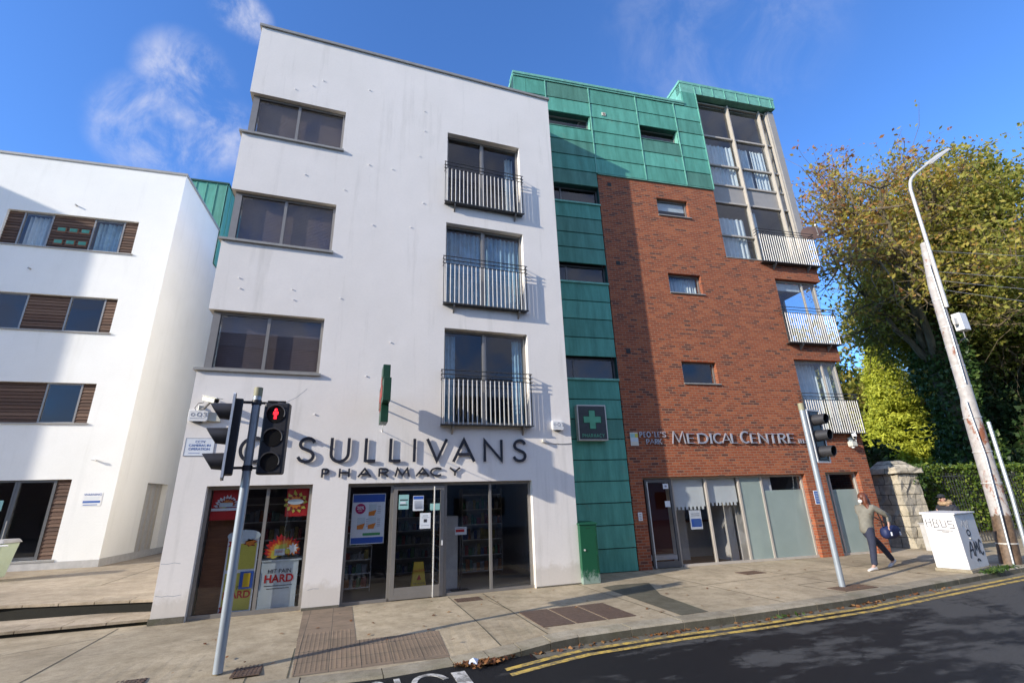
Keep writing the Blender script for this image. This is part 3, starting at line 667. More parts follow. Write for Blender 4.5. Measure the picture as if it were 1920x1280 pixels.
# ============================================================ WHITE BUILDING
WX0, WX1, WH, WD = -3.02, 5.36, 14.21, 22.0
WB = thing('white_building', 'white rendered four storey block with a pharmacy on its ground floor', 'building')
LW = [(4.62, 5.96), (7.67, 9.02), (10.68, 11.96)]       # left windows sill/top
JW = [(3.62, 5.99), (6.64, 9.02), (9.66, 12.03)]
DB = .30
holes = [(-9, -.70, a, b) for a, b in LW] + [(2.085, 4.28, a, b) for a, b in JW] + [(-2.49, -.59, -.05, 2.31), (.10, 4.24, -.05, 2.31)]
m = MB(); wall(m, WX0, WX1, 0, WH, holes, 0, DB)
wall(m, DB, WD, 0, WH, [(-1, 2.2, a, b) for a, b in LW], WX0, WX0+.28, 'y')
wall(m, DB, WD, 0, WH, [], WX1-.28, WX1, 'y'); m.box(WX0+.28, WX1-.28, WD-.28, WD, 0, WH); m.box(WX0+.28, WX1-.28, DB, WD-.28, WH-.5, WH-.1)
m.build('wall', 'render', WB)
m = MB(); m.box(WX0-.05, WX1+.04, -.05, .34, WH+.001, WH+.075); m.box(WX0-.05, WX0+.3, .341, WD+.04, WH+.001, WH+.075); m.box(WX1-.3, WX1+.04, .341, WD+.04, WH+.001, WH+.075)
m.build('roof_coping', 'coping', WB)
boxes('plinth', 'stone_dk', WB, [(WX0-.02, -2.50, -.022, .2, .004, .10), (-.585, .095, -.02, .2, .004, .05), (4.245, WX1, -.012, .2, .004, .03)])
m = MB()
for z in (2.75, 3.35, 6.3, 9.33, 12.35): m.box(WX0+.285, WX1-.285, .55, WD-.285, z, z+.12)
m.box(WX0+.285, WX1-.285, 5.6, 5.7, 0, WH-.6); m.box(.9, 1.0, .56, 5.6, 3.5, WH-.7)
m.build('interior', 'room', WB)
# white fixing plugs seen over the render
m = MB()
for x, z in ((-2.0, 12.35), (-1.35, 12.85), (-.15, 12.9), (1.4, 12.6), (1.42, 11.9), (.0, 10.4), (1.3, 11.0), (.6, 10.4), (-1.5, 9.75), (.2, 8.6), (1.15, 8.7), (-2.55, 6.75), (-2.5, 6.5), (-1.45, 6.6), (-1.4, 6.35), (-.4, 6.5), (.8, 5.5), (.3, 4.65), (1.45, 9.5), (-.55, 9.5), (-.7, 3.75), (-1.6, 12.6), (2.6, 3.35)):
    s_ = random.uniform(.006, .009); MB().box(x-s_, x+s_, -.022, -.0005, z-s_*1.6, z+s_*1.6).build('wall_plug', 'white', WB)
m = MB()
for P0 in ([(-3.01, .98), (-2.9, .97), (-2.8, .985), (-2.7, .965)], [(-3.0, .46), (-2.9, .44), (-2.82, .45), (-2.72, .435), (-2.6, .45)], [(-.5, .35), (-.4, .37), (-.3, .36)], [(-.9, 4.3), (-1.1, 4.1), (-1.35, 3.95)]):
    ribbon(m, P0, .006, lambda p, y: (p[0], y, p[1]), -.0012, -.0002)
m.build('hairline_crack', 'greyink', WB)
for i, (a, b) in enumerate(LW):
    fy = .12; xl = WX0+.09
    m = MB(); frame(m, xl, -.70, a+.03, b, fy, fy+.07, .065, xs=(-1.84,)); m.box(xl-.012, xl+.13, fy-.012, fy+.10, a+.03, b-.001)
    m.box(xl, xl+.06, 2.1, 2.2, a+.03, b); m.box(xl, xl+.06, fy+.1, 2.1, a+.03, a+.09); m.box(xl, xl+.06, fy+.1, 2.1, b-.07, b)
    W_ = m.build('window', 'alu', WB)
    pane(W_, xl+.13, -1.872, a+.095, b-.065, fy+.03); pane(W_, -1.808, -.765, a+.095, b-.065, fy+.03)
    MB().box(xl+.02, xl+.032, fy+.1, 2.1, a+.09, b-.07).build('pane', 'glass', W_)
    s = MB(); s.box(WX0-.06, -.66, -.06, fy+.005, a-.025, a+.028); s.box(WX0-.06, xl, fy+.006, 2.2, a-.025, a+.028); s.build('sill', 'coping', W_)
    m = MB(); m.box(WX0+.3, .85, 2.9, 3.0, a-1, b+.25); m.build('back_wall', 'room_red', W_)
    # closed slatted blind
    m = MB(); z = b-.07
    while z > a+(.12 if i else .10):
        m.hull8([(xl+.15, .244, z-.045), (-.78, .244, z-.045), (-.78, .249, z-.045), (xl+.15, .249, z-.045), (xl+.15, .252, z), (-.78, .252, z), (-.78, .257, z), (xl+.15, .257, z)]); z -= .040
    m.build('blind', 'blind_brown', W_)
pl_ = MB()   # chair back and plant stems on the lowest window board
for k in range(7): pl_.tube([(-2.35+.05*k, .75, 4.7), (-2.4+.07*k, .75, 4.85+.03*k), (-2.5+.1*k, .75, 4.95)], .008, 6)
tag(pl_.build('pot_plant', 'leaf_ivy'), 'spindly plant standing inside the lowest left window', 'plant')
for i, (a, b) in enumerate(JW):
    fy = .17
    m = MB(); frame(m, 2.085, 4.28, a, b, fy, fy+.07, .06, xs=(3.13,)); m.box(3.16, 3.205, fy+.012, fy+.06, a+.065, b-.065)
    W_ = m.build('balcony_door', 'alu', WB)
    pane(W_, 2.145, 3.1, a+.06, b-.06, fy+.035); pane(W_, 3.207, 4.22, a+.06, b-.06, fy+.035)
    MB().box(2.085, 4.28, -.03, fy-.002, a-.035, a+.001).build('sill', 'coping', W_)
    if i == 1: curtain(W_, 2.12, 4.25, a+.05, b-.1, .33, 'curtain_blue', .03, .13)
    if i == 0: curtain(W_, 2.12, 2.42, a+.05, b-.1, .33, 'curtain_blue', .025, .09); curtain(W_, 3.95, 4.25, a+.05, b-.1, .33, 'curtain_blue', .025, .09)
    if i == 2: curtain(W_, 3.95, 4.22, a+.05, b-.1, .5, 'curtain_white', .03, .09)
BAL_ME = None
def balcony(parent, x0, x1, z0, ztop, y, inset, side=0):
    """inset = bracket x positions; rails at ztop, three of them, bars below"""
    m = MB(); r = .012
    for k in range(3): m.tube([(x0-.03, y, ztop-.108*k), (x1+.03, y, ztop-.108*k)], .013, 10)
    zb = ztop-.216
    m.box(x0-.02, x1+.02, y-.02, y+.02, z0, z0+.022); m.box(x0, x1, y+.021, -.002, z0+.0, z0+.012)
    for xx in (x0, x1):
        m.box(xx-.006, xx+.006, y+.016, y+.055, z0+.022, ztop)
        for k in range(3): m.tube([(xx, y, ztop-.108*k), (xx, -.002, ztop-.108*k)], .011, 8)
    return m.build('balcony', 'rail', parent)
def bars(B_, x0, x1, z0, z1, y, n, parent_loc=None):
    m = MB(); m.tube([(0, 0, z0), (0, 0, z1)], .0135, 8); first = m.build('baluster', 'steel', B_, smooth=True); first.location = (x0+.06, y, 0)
    for k in range(1, n):
        c = first.copy(); COL.objects.link(c); c.parent = B_; c.location = (x0+.06+(x1-x0-.12)*k/(n-1), y, 0)
def brackets(B_, xs_, z0, y):
    for xx in xs_:
        MB().hull8([(xx-.018, y+.02, z0-.05), (xx+.018, y+.02, z0-.05), (xx+.018, -.001, z0-.20), (xx-.018, -.001, z0-.20), (xx-.018, y+.02, z0-.001), (xx+.018, y+.02, z0-.001), (xx+.018, -.001, z0-.001), (xx-.018, -.001, z0-.001)]).build('bracket', 'alu', B_)
for z0, zt in ((3.56, 4.87), (6.60, 7.92), (9.58, 10.88)):
    y = -.15; B_ = balcony(WB, 2.02, 4.28, z0, zt, y, None); bars(B_, 2.02, 4.28, z0+.02, zt-.22, y, 20); brackets(B_, (2.30, 4.05), z0, y)

# pharmacy shopfront
SF = MB(); frame(SF, -2.488, -.592, .0, 2.30, .13, .20, .06, xs=(-1.42,)); SF.box(-2.486, -.594, .10, .129, .002, .075)
sf = SF.build('shopfront', 'alu', WB); pane(sf, -2.428, -1.45, .06, 2.24, .16, 'shopglass'); pane(sf, -1.39, -.652, .06, 2.24, .16, 'shopglass')
SF = MB(); frame(SF, .102, 4.238, .0, 2.30, .13, .21, .055, xs=(1.02, 2.20, 3.24)); SF.box(.104, 1.0, .10, .129, .002, .06); SF.box(2.23, 4.236, .10, .129, .002, .06)
sf2 = SF.build('shopfront', 'alu', WB)
for a, b in ((.157, .992), (2.228, 3.212), (3.268, 4.183)): pane(sf2, a, b, .055, 2.245, .165, 'shopglass')
m = MB(); frame(m, 1.05, 2.16, .02, 2.235, .085, .128, .085); m.box(1.136, 2.074, .087, .127, .1055, .24)
D_ = m.build('sliding_door', 'alu', WB); pane(D_, 1.136, 2.074, .241, 2.149, .10, 'shopglass')
MB().tube([(1.93, .03, .02), (1.93, .03, 2.22)], .016, 10).build('pull_handle', 'steel', D_)
MB().box(2.10, 2.13, .05, .084, 1.0, 1.1).build('lock', 'white', D_)
m = MB(); m.quad((WX0+.29, .22, .012), (WX1-.29, .22, .012), (WX1-.29, 5.59, .012), (WX0+.29, 5.59, .012)); m.build('shop_floor', 'shopfloor', WB)
m = MB(); m.box(-2.95, -2.50, .31, .55, 0, 2.75); m.box(-.42, -.05, .31, 1.2, .013, 2.74); m.box(4.5, 4.95, .5, 1.0, .013, 2.74); m.build('shop_column', 'room_white', WB)

def PK(c):
    k = 'pack_'+c
    if k not in MT:
        b = {'paper': (.30, .31, .33), 'blue': (.02, .05, .18), 'red': (.20, .02, .02), 'yellowp': (.24, .20, .05), 'greenp': (.03, .14, .06), 'orange': (.28, .10, .03), 'palegrey': (.20, .23, .25), 'mint': (.12, .22, .21)}[c]; MT[k] = pm(k, b, .5, var=.3, scale=14)
    return MT[k]
def shelf_unit(x0, x1, y0, y1, h, label, n=6, facing=-1, along='x', dens=1):
    t = thing('shelf_unit', label, 'shelf', ((x0+x1)/2, (y0+y1)/2, .013)); cx, cy = (x0+x1)/2, (y0+y1)/2
    m = MB(); X0, X1, Y0, Y1 = x0-cx, x1-cx, y0-cy, y1-cy
    if along == 'x': m.box(X0, X1, Y1-.02, Y1, 0, h); m.box(X0, X0+.02, Y0, Y1-.021, 0, h); m.box(X1-.02, X1, Y0, Y1-.021, 0, h)
    else: m.box(X1-.02, X1, Y0, Y1, 0, h); m.box(X0, X1-.021, Y0, Y0+.02, 0, h); m.box(X0, X1-.021, Y1-.02, Y1, 0, h)
    m.build('carcass', 'cabgrey', t)
    for k in range(n):
        z = .1+k*(h-.25)/(n-1)
        if along == 'x': MB().box(X0+.021, X1-.021, Y0, Y1-.021, z-.02, z).build('shelf', 'white', t)
        else: MB().box(X0, X1-.021, Y0+.021, Y1-.021, z-.02, z).build('shelf', 'white', t)
    pr = {c: MB() for c in ('paper', 'blue', 'red', 'yellowp', 'greenp', 'orange', 'palegrey', 'mint')}
    for k in range(n-1):
        z = .1+k*(h-.25)/(n-1)+.001; hh = (h-.25)/(n-1)-.08; p = 0.03; L = (X1-X0) if along == 'x' else (Y1-Y0)
        while p < L-.12:
            wd = random.uniform(.05, .12); c = random.choice(['paper', 'paper', 'palegrey', 'blue', 'red', 'yellowp', 'greenp', 'orange', 'mint'])
            if random.random() < dens:
                q = hh*random.uniform(.5, .95)
                if along == 'x': pr[c].box(X0+p, X0+p+wd, Y0+.03, Y0+.13, z, z+q)
                else: pr[c].box(X0+.03, X0+.13, Y0+p, Y0+p+wd, z, z+q)
            p += wd+.012
    for c, mb in pr.items():
        if mb.v: o_ = mb.build('packs', PK(c), t)
    return t
shelf_unit(1.25, 2.9, 3.4, 3.8, 2.0, 'long shelf of medicine packs deep inside behind the glass door')
shelf_unit(3.15, 4.3, 2.6, 3.0, 2.2, 'tall shelf of small packs behind the right-hand pharmacy pane')
shelf_unit(-2.2, -.7, 1.3, 1.7, 2.1, 'shelf of boxes behind the flower posters in the left shop window')
shelf_unit(.15, .75, 1.5, 1.8, 1.7, 'narrow shelf of blue and white packs behind the blue poster')
shelf_unit(2.25, 2.65, .9, 2.2, 1.55, 'low side-on shelf just right of the pharmacy door', along='y')
# posters and boards
def poster(name, label, cat, x0, x1, z0, z1, y, base, bits, grp=None):
    t = thing(name, label, cat, ((x0+x1)/2, y, z0), group=grp); cx = (x0+x1)/2; W = x1-x0; H = z1-z0
    MB().box(-W/2, W/2, 0, .008, 0, H).build('sheet', base, t)
    k = 0
    for mt, a, b, c, d in bits:
        k += 1; MB().box(-W/2+a*W, -W/2+b*W, -.0012*k, -.0002, c*H, d*H).build('printed_panel', mt, t)
    return t
ph = poster('poster', 'large blue and white offer poster with a magenta 20% spot hanging inside the window', 'poster', .215, .895, 1.10, 2.10, .22, 'paper',
  [('blue', .02, .98, .83, .985), ('blue', .02, .98, .015, .13), ('greenp', .36, .88, .165, .215)])
cx = .555
m = MB(); m.prism([( -.17+.105*math.cos(a), .70+.105*math.sin(a)) for a in np.linspace(0, 2*math.pi, 25)[:-1]], lambda p: (p[0], -.006, p[1]), lambda p: (p[0], -.0002, p[1])); m.build('offer_spot', 'magenta', ph)
text_obj('lettering', '20%', .085, 'paper', ph, (-.17, -.008, .715), bold=.002); text_obj('lettering', 'OFF', .045, 'paper', ph, (-.17, -.008, .655))
for bx, bz in ((.06, .66), (-.16, .40), (.06, .40)):
    MB().box(bx-.06, bx+.10, -.005, -.0002, bz-.115, bz+.125).build('pack_picture', 'palegrey', ph)
    plate(MB(), [(bx-.06, bz-.105), (bx+.06, bz-.105), (bx+.10, bz+.01), (bx-.06, bz-.03)], -.0068, -.0052).build('pack_picture', 'orange', ph)
    for q in range(5): MB().box(bx+.12, bx+.19, -.004, -.0002, bz+.08-.035*q, bz+.09-.035*q).build('text_line', 'greyink', ph)
poster('notice', 'mint opening-hours notice at the upper left of the glass door', 'notice', 1.165, 1.375, 1.76, 2.06, .085, 'mint',
  [('ink', .1, .9, .6, .68), ('paper', .15, .7, .38, .52), ('ink', .1, .85, .27, .34)])
poster('notice', 'white notice with a blue band beside the mint one on the glass door', 'notice', 1.47, 1.70, 1.72, 2.03, .085, 'paper',
  [('blue', .03, .97, .76, .97)] + [('greyink', .12, .88, .65-.07*k, .67-.07*k) for k in range(8)])
poster('notice', 'plain white sheet with a dark square near the door pull bar', 'notice', 1.63, 1.86, 1.35, 1.67, .085, 'paper',
  [('greyink', .25, .75, .80, .84), ('ink', .36, .66, .40, .60), ('greyink', .15, .85, .2, .215), ('greyink', .15, .85, .7, .715)])
poster('notice', 'small mint card behind the pull bar of the glass door', 'notice', 1.845, 2.06, 1.72, 1.86, .085, 'mint', [])
poster('notice', 'small red and white notice on a stand behind the middle shop pane', 'notice', 2.50, 2.77, 1.16, 1.33, .5, 'paper', [('red', .05, .8, .35, .7), ('greyink', .1, .9, .8, .86)])
m = MB(); m.tube([(0, 0, 0), (0, 0, 1.15)], .012, 8); m.box(-.2, .2, -.14, .14, -.0, .012); tag(m.build('notice_stand', 'black', loc=(2.63, .54, .015)), 'thin black stand with a flat foot holding the red notice', 'stand')
# wet floor sign
t = thing('wet_floor_sign', 'yellow folding wet floor sign standing just inside the glass door', 'sign', (1.73, .75, .014))
for s in (-1, 1):
    m = MB(); m.hull8([(-.17, s*.14, 0), (.17, s*.14, 0), (.17, s*.14+.012, 0), (-.17, s*.14+.012, 0), (-.10, s*.02, .62), (.10, s*.02, .62), (.10, s*.02+.012, .62), (-.10, s*.02+.012, .62)]); m.build('panel', 'wetyellow', t)
text_obj('lettering', 'CAUTION', .06, 'red', t, (0, -.088, .45), (R(79), 0, 0)); text_obj('lettering', 'WET FLOOR', .045, 'ink', t, (0, -.128, .2), (R(79), 0, 0))
plate(MB(), [(-.05, .27), (.05, .27), (0, .38)], -.118, -.105).build('warning_mark', 'red', t)
# left window display
t = thing('window_board', 'brown wooden partition behind the left pane of the window display', 'board', (-2.12, .42, .014))
MB().box(-.32, .30, 0, .03, 0, 1.72).build('board', 'wood', t)
def flower(mb_name, cx_, cz_, r0, r1, n, cols, parent, y, sq=1.0, seed=1, half=False):
    rr = random.Random(seed)
    for L, c in enumerate(cols):
        k = 1-L*.2; poly = []
        for i in range(n*2):
            a = (math.pi*i/(n*2-1) if half else 2*math.pi*i/(n*2))+L*.2; r = (r1 if i % 2 == 0 else r0)*k*rr.uniform(.88, 1.08)
            poly.append((cx_+r*math.cos(a), cz_+r*sq*math.sin(a)))
        plate(MB(), poly, y-.004*(L+1), y-.004*L-.0004).build(mb_name, c, parent)
t = thing('poster', 'red poster with a flame-edged badge at the top left of the shop window', 'poster', (-2.14, .23, 1.70))
MB().box(-.27, .33, 0, .008, -.02, .58).build('sheet', 'red', t)
flower('burst', .0, .22, .19, .23, 12, ['paper', 'darkred', 'orange', 'yellowp'], t, -.001, .95, 3, True); MB().box(-.26, .3, -.022, -.018, .15, .2).build('ribbon', 'paper', t); MB().box(-.13, .10, -.026, -.0225, .22, .30).build('badge', 'palegrey', t)
t = thing('poster', 'red poster with a golden leaf wreath at the top right of the shop window', 'poster', (-.86, .23, 1.70))
MB().box(-.22, .20, 0, .008, .0, .57).build('sheet', 'red', t); flower('burst', -.04, .27, .17, .25, 11, ['yellowp', 'darkred', 'orange'], t, -.001, .95, 8)
plate(MB(), [(-.04+.15*math.cos(a), .28+.055*math.sin(a)) for a in np.linspace(0, 2*math.pi, 25)[:-1]], -.02, -.0135).build('badge', 'palegrey', t)
t = thing('window_display', 'red and orange flame fan standing on the grey board in the shop window', 'display', (-1.05, .30, .93))
flower('burst', 0, .06, .30, .36, 15, ['red', 'orange', 'yellowp'], t, -.001, 1.05, 4, True); flower('petals', .18, .16, .08, .14, 9, ['orange', 'paper'], t, -.016, 1, 6)
MB().box(-.14, .05, -.034, -.0275, .05, .17).build('badge', 'palegrey', t); text_obj('lettering', 'COLD', .05, 'red', t, (-.05, -.037, .12))
m = MB(); m.prism([(.09+.05*math.cos(a), .12+.05*math.sin(a)) for a in np.linspace(0, 2*math.pi, 20)[:-1]], lambda p: (p[0], -.036, p[1]), lambda p: (p[0], -.0275, p[1])); m.build('badge', 'yellowp', t)
t = thing('window_display', 'grey free-standing board reading HIT PAIN HARD', 'display', (-1.06, .28, .015))
m = MB(); m.box(-.34, .34, .0, .35, 0, .05); m.box(-.33, .33, 0, .03, .051, .86); m.box(-.36, .38, -.02, .36, .861, .885); m.build('board', 'palegrey', t)
text_obj('lettering', 'HIT PAIN', .105, 'ink', t, (0, -.004, .68)); text_obj('lettering', 'HARD', .19, 'red', t, (0, -.004, .545), bold=.006)
for k, wd in enumerate((.25, .20)): MB().box(-wd, wd, -.003, -.0005, .42-.05*k, .432-.05*k).build('text_line', 'ink', t)
t = thing('window_display', 'tall yellow and white display board standing behind the near signal pole', 'display', (-1.76, .26, .015))
m = MB(); m.box(-.27, .27, 0, .02, 0, 1.36); m.build('board', 'paper', t)
plate(MB(), [(.29*math.cos(a), 1.36+.11*math.sin(a)) for a in np.linspace(0, 2*math.pi, 25)[:-1]], -.012, -.001).build('header', 'palegrey', t)
MB().box(-.24, .24, -.004, -.0004, .76, 1.22).build('printed_panel', 'yellowp', t); MB().box(-.24, .24, -.004, -.0004, .06, .70).build('printed_panel', 'yellowp', t)
flower('burst', -.17, 1.22, .06, .10, 7, ['red'], t, -.004, 1, 9); flower('burst', .12, 1.24, .09, .13, 7, ['darkred', 'orange'], t, -.004, .7, 10); flower('burst', -.16, .08, .08, .13, 7, ['red'], t, -.004, 1, 11)
text_obj('lettering', 'HIT PAIN', .09, 'ink', t, (0, -.007, .44)); text_obj('lettering', 'HARD', .17, 'red', t, (0, -.007, .32), bold=.005)
MB().box(.02, .25, -.02, -.012, .42, .72).build('blue_frame', 'blue', t); MB().box(.08, .20, -.024, -.0205, .45, .69).build('insert', 'wetyellow', t)

# shop lettering
t = thing('shop_sign', 'black raised letters O\'SULLIVANS on the white wall above the windows', 'sign', (0, 0, 0))
for ch, a, b in (('O', -2.03, -1.50), ("'", -1.34, -1.22), ('S', -.954, -.614), ('U', -.328, .081), ('L', .38, .614), ('L', .901, 1.148), ('I', 1.40, 1.49), ('V', 1.72, 2.18), ('A', 2.33, 2.82), ('N', 3.04, 3.52), ('S', 3.774, 4.109)):
    m = MB(); glyph(m, ch, a, b, 2.745, 3.25, .062, -.048, -.024)
    for zz in (2.85, 3.15): pass
    m.build('letter', 'letter', t)
t = thing('shop_sign', 'smaller black raised letters PHARMACY under the long name', 'sign', (0, 0, 0))
for ch, a, b in (('P', -.45, -.30), ('H', -.11, .11), ('A', .28, .54), ('R', .69, .92), ('M', 1.04, 1.36), ('A', 1.50, 1.78), ('C', 1.81, 2.08), ('Y', 2.25, 2.49)):
    m = MB(); glyph(m, ch, a, b, 2.44, 2.615, .037, -.036, -.016); m.build('letter', 'letter', t)
# projecting pharmacy cross
t = thing('pharmacy_cross', 'green cross sign projecting edge-on from the white wall', 'sign', (.68, 0, 4.05))
def crosspoly(h, b): return [(-b, -h), (b, -h), (b, -b), (h, -b), (h, b), (b, b), (b, h), (-b, h), (-b, b), (-h, b), (-h, -b), (-b, -b)]
m = MB(); m.prism([(a-.84, b) for a, b in crosspoly(.60, .235)], lambda p: (-.075, p[0], p[1]), lambda p: (.075, p[0], p[1])); m.build('cross_case', 'crossgreen', t, bevel=.006)
for s, c in ((-1, 'red'),):
    m = MB(); m.prism([(a-.84, b) for a, b in crosspoly(.36, .12)], lambda p: (-.083, p[0], p[1]), lambda p: (-.0755, p[0], p[1])); m.build('neon_face', 'darkred', t)
    m = MB(); m.prism([(a-.84, b) for a, b in crosspoly(.36, .12)], lambda p: (.0755, p[0], p[1]), lambda p: (.083, p[0], p[1])); m.build('neon_face', 'darkred', t)
for zz in (.13, -.13): MB().tube([(0, 0, zz), (0, -.26, zz)], .018, 8).build('bracket', 'steel', t)
MB().tube([(0, -.80, -.60), (.0, -.78, -.68), (.01, -.6, -.72), (.02, -.3, -.70), (.02, 0, -.62)], .008, 6).build('cable', 'white', t)
# alarm boxes
def alarm(x0, x1, z0, z1, label):
    t = thing('alarm_box', label, 'alarm box', ((x0+x1)/2, 0, z0), group='white alarm boxes on the white wall'); W = (x1-x0)/2; H = z1-z0
    m = MB(); m.prism([(-W, .03), (-W+.03, .0), (W-.03, 0), (W, .03), (W, H), (-W, H)], lambda p: (p[0], -.09, p[1]), lambda p: (p[0], -.001, p[1])); m.build('case', 'white', t, bevel=.008)
    MB().box(-W*.45, W*.45, -.08, -.01, -.02, -.001).build('lens', 'black', t)
    g_ = MB(); glyph(g_, 'Q', -.02, .06, H*.42, H*.80, .012, -.094, -.0905); glyph(g_, '3', .085, .15, H*.42, H*.80, .012, -.094, -.0905)
    ribbon(g_, arc(-.09, H*.6, .03, .03, 0, 360, 12), .010, lambda p, y: (p[0], y, p[1]), -.094, -.0905); g_.box(-.13, .13, -.0925, -.0905, H*.24, H*.28); g_.build('lettering', 'greyink', t); return t
alarm(-3.0, -2.66, 3.54, 3.76, 'white alarm box marked Q3 below the left camera'); alarm(4.83, 5.13, 3.50, 3.72, 'white alarm box marked Q3 near the right edge of the white wall')
m = MB(); m.box(-2.66, -2.44, -.05, -.001, 3.55, 3.73); tag(m.build('junction_box', 'offwhite', bevel=.006), 'small cream junction box beside the left alarm box', 'junction box')
t = thing('camera_warning_sign', 'white sign reading CCTV CAMERAS IN OPERATION at the left edge of the wall', 'sign', (-2.73, 0, 3.05))
m = MB(); m.box(-.25, .25, -.008, -.001, -.17, .17); m.build('board', 'paper', t); m = MB()
for a, b, c, d in ((-.25, .25, .165, .172), (-.25, .25, -.172, -.165), (-.252, -.245, -.1649, .1649), (.245, .252, -.1649, .1649)): m.box(a, b, -.011, -.001, c, d)
m.build('edge', 'greyink', t)
for s_, zz in (('CCTV', .10), ('CAMERAS IN', .03), ('OPERATION', -.04)): text_obj('lettering', s_, .065, 'inkblue', t, (0, -.009, zz))
MB().box(-.17, .02, -.0095, -.0082, -.12, -.112).build('text_line', 'inkblue', t)
def cctv(loc, rz, tilt, label, ln=.42, mat_='offwhite', arm=.35):
    t = thing('security_camera', label, 'security camera', loc, rz)
    q = Matrix.Rotation(tilt, 4, 'X')
    def T(p): return q @ Vector(p) + Vector((0, -arm, .02))
    m = MB(); m.add([T(p) for p in [(-.05, -ln/2, -.05), (.05, -ln/2, -.05), (.05, ln/2, -.05), (-.05, ln/2, -.05), (-.05, -ln/2, .045), (.05, -ln/2, .045), (.05, ln/2, .045), (-.05, ln/2, .045)]], ((3, 2, 1, 0), (4, 5, 6, 7), (0, 1, 5, 4), (1, 2, 6, 5), (2, 3, 7, 6), (3, 0, 4, 7)))
    m.build('housing', mat_, t, bevel=.012)
    m = MB(); m.add([T(p) for p in [(-.062, -ln/2-.10, .05), (.062, -ln/2-.10, .05), (.062, ln/2, .05), (-.062, ln/2, .05), (-.062, -ln/2-.10, .062), (.062, -ln/2-.10, .062), (.062, ln/2, .062), (-.062, ln/2, .062)]], ((3, 2, 1, 0), (4, 5, 6, 7), (0, 1, 5, 4), (1, 2, 6, 5), (2, 3, 7, 6), (3, 0, 4, 7))); m.build('sun_shield', mat_, t)
    MB().tube([T((0, -ln/2+.002, 0)), T((0, -ln/2-.01, 0))], .036, 14).build('lens', 'lens', t)
    MB().tube([(0, -.001, -.12), (0, -arm*.4, -.13), (0, -arm, -.035)], .022, 8).build('bracket', 'alu', t); MB().box(-.05, .05, -.03, -.001, -.19, -.06).build('wall_plate', mat_, t)
    return t
t = cctv((-2.83, 0, 3.92), R(38), R(14), 'cream bullet camera on a bracket above the left alarm box', .52)
MB().tube([(-.0, -.10, .0), (-.09, -.07, -.03), (-.12, -.03, -.12), (-.08, -.02, -.18), (0, -.02, -.18)], .007, 6).build('cable', 'black', t)
m = MB(); m.box(4.55, 4.62, -.09, -.001, 3.20, 3.27); m.tube([(4.62, -.012, 3.19), (4.9, -.012, 3.175), (5.1, -.012, 3.17), (5.36, -.012, 3.185)], .008, 6)
tag(m.build('cable_bracket', 'steel'), 'small bracket with a thin cable running to the right edge of the white wall', 'cable')

# ============================================================ BRICK AND COPPER BUILDING  (local u along the front, v inwards)
BA = -0.09754318
BB = thing('brick_building', 'red brick and green copper apartment block with a clinic on its ground floor', 'building', (3.495, 1.4235, 0), BA)
def Bthing(name, label, cat, u, v, z, group=None):
    p = Vector((3.495, 1.4235, 0)) + Matrix.Rotation(BA, 3, 'Z') @ Vector((u, v, z)); return thing(name, label, cat, p, BA, group)
SW = [(5.14, 5.86), (8.23, 8.95), (11.22, 11.93)]
holes = [(6.31, 7.55, a, b) for a, b in SW] + [(10.61, 99, 6.72, 9.11), (10.61, 99, 3.68, 6.09), (4.50, 10.03, -1, 2.37), (10.80, 12.10, -1, 2.40), (8.76, 99, 9.77, 99)]
m = MB(); wall(m, 4.11, 12.58, 0, 12.6, holes, 0, .3)
wall(m, .3, 3.5, 0, 9.77, [(-1, 1.7, 6.72, 9.11), (-1, 1.7, 3.68, 6.09)], 12.28, 12.58, 'y'); m.box(4.11, 12.28, 3.3, 3.5, 0, 12.6)
m.build('brick_wall', 'brick', BB)
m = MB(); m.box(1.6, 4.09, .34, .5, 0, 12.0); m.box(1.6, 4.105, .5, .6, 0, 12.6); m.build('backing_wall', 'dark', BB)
# copper cladding
cp = MB(); seam = MB()
def cpanel(u0, u1, z0, z1, v, rt_=True):
    t = random.random(); cp.hull8([(u0+.006, v-.020, z0+.018), (u1-.006, v-.020, z0+.018), (u1-.006, v+.03, z0+.018), (u0+.006, v+.03, z0+.018), (u0+.006, v-.002, z1-.004), (u1-.006, v-.002, z1-.004), (u1-.006, v+.03, z1-.004), (u0+.006, v+.03, z1-.004)], t)
def stack(u0, u1, zs, v):
    for a, b in zip(zs, zs[1:]): cpanel(u0, u1, a, b, v)
VP = -.035
ST = [(-.0, 5.21, 9), (5.88, 8.36, 4), (9.01, 11.33, 4)]
for a, b, n in ST:
    stack(1.65, 4.085, list(np.linspace(a, b-.06, n+1)), 0)
    MB().box(1.65, 4.10, -.05, .3, b-.058, b+.0).build('copper_sill', 'copper_lt', BB)
strip_w = ((5.21, 5.88), (8.36, 9.01), (11.33, 12.0))
rows = [12.6, 13.24, 13.88, 14.44, 15.07, 15.71, 16.40]
stack(1.65, 4.075, [12.0, 12.6], VP); stack(1.65, 4.075, rows[:4], VP); stack(1.65, 2.38, rows[4:], VP); stack(2.38, 4.075, rows[4:], VP)
stack(4.075, 6.0, rows, VP); stack(6.0, 7.65, rows[:4], VP); stack(6.0, 7.65, rows[4:], VP); stack(7.65, 8.77, rows, VP)
cpanel(1.2, 1.65, 15.71, 16.4, VP); cpanel(8.14, 8.77, 16.40, 17.50, VP)
cp.build('copper_panel', 'copper', BB)
m = MB(); wall(m, 1.2, 8.77, 12.604, 16.42, [(1.9, 4.03, 14.46, 15.07), (6.05, 7.61, 14.46, 15.07)], .0, .28)
m.box(1.65, 4.09, .0, .28, 12.005, 12.6); m.box(8.14, 8.77, .0, .28, 16.421, 17.5); m.box(8.50, 8.77, .281, 3.4, 9.8, 17.4)
m.build('upper_wall', 'copper_dk', BB)
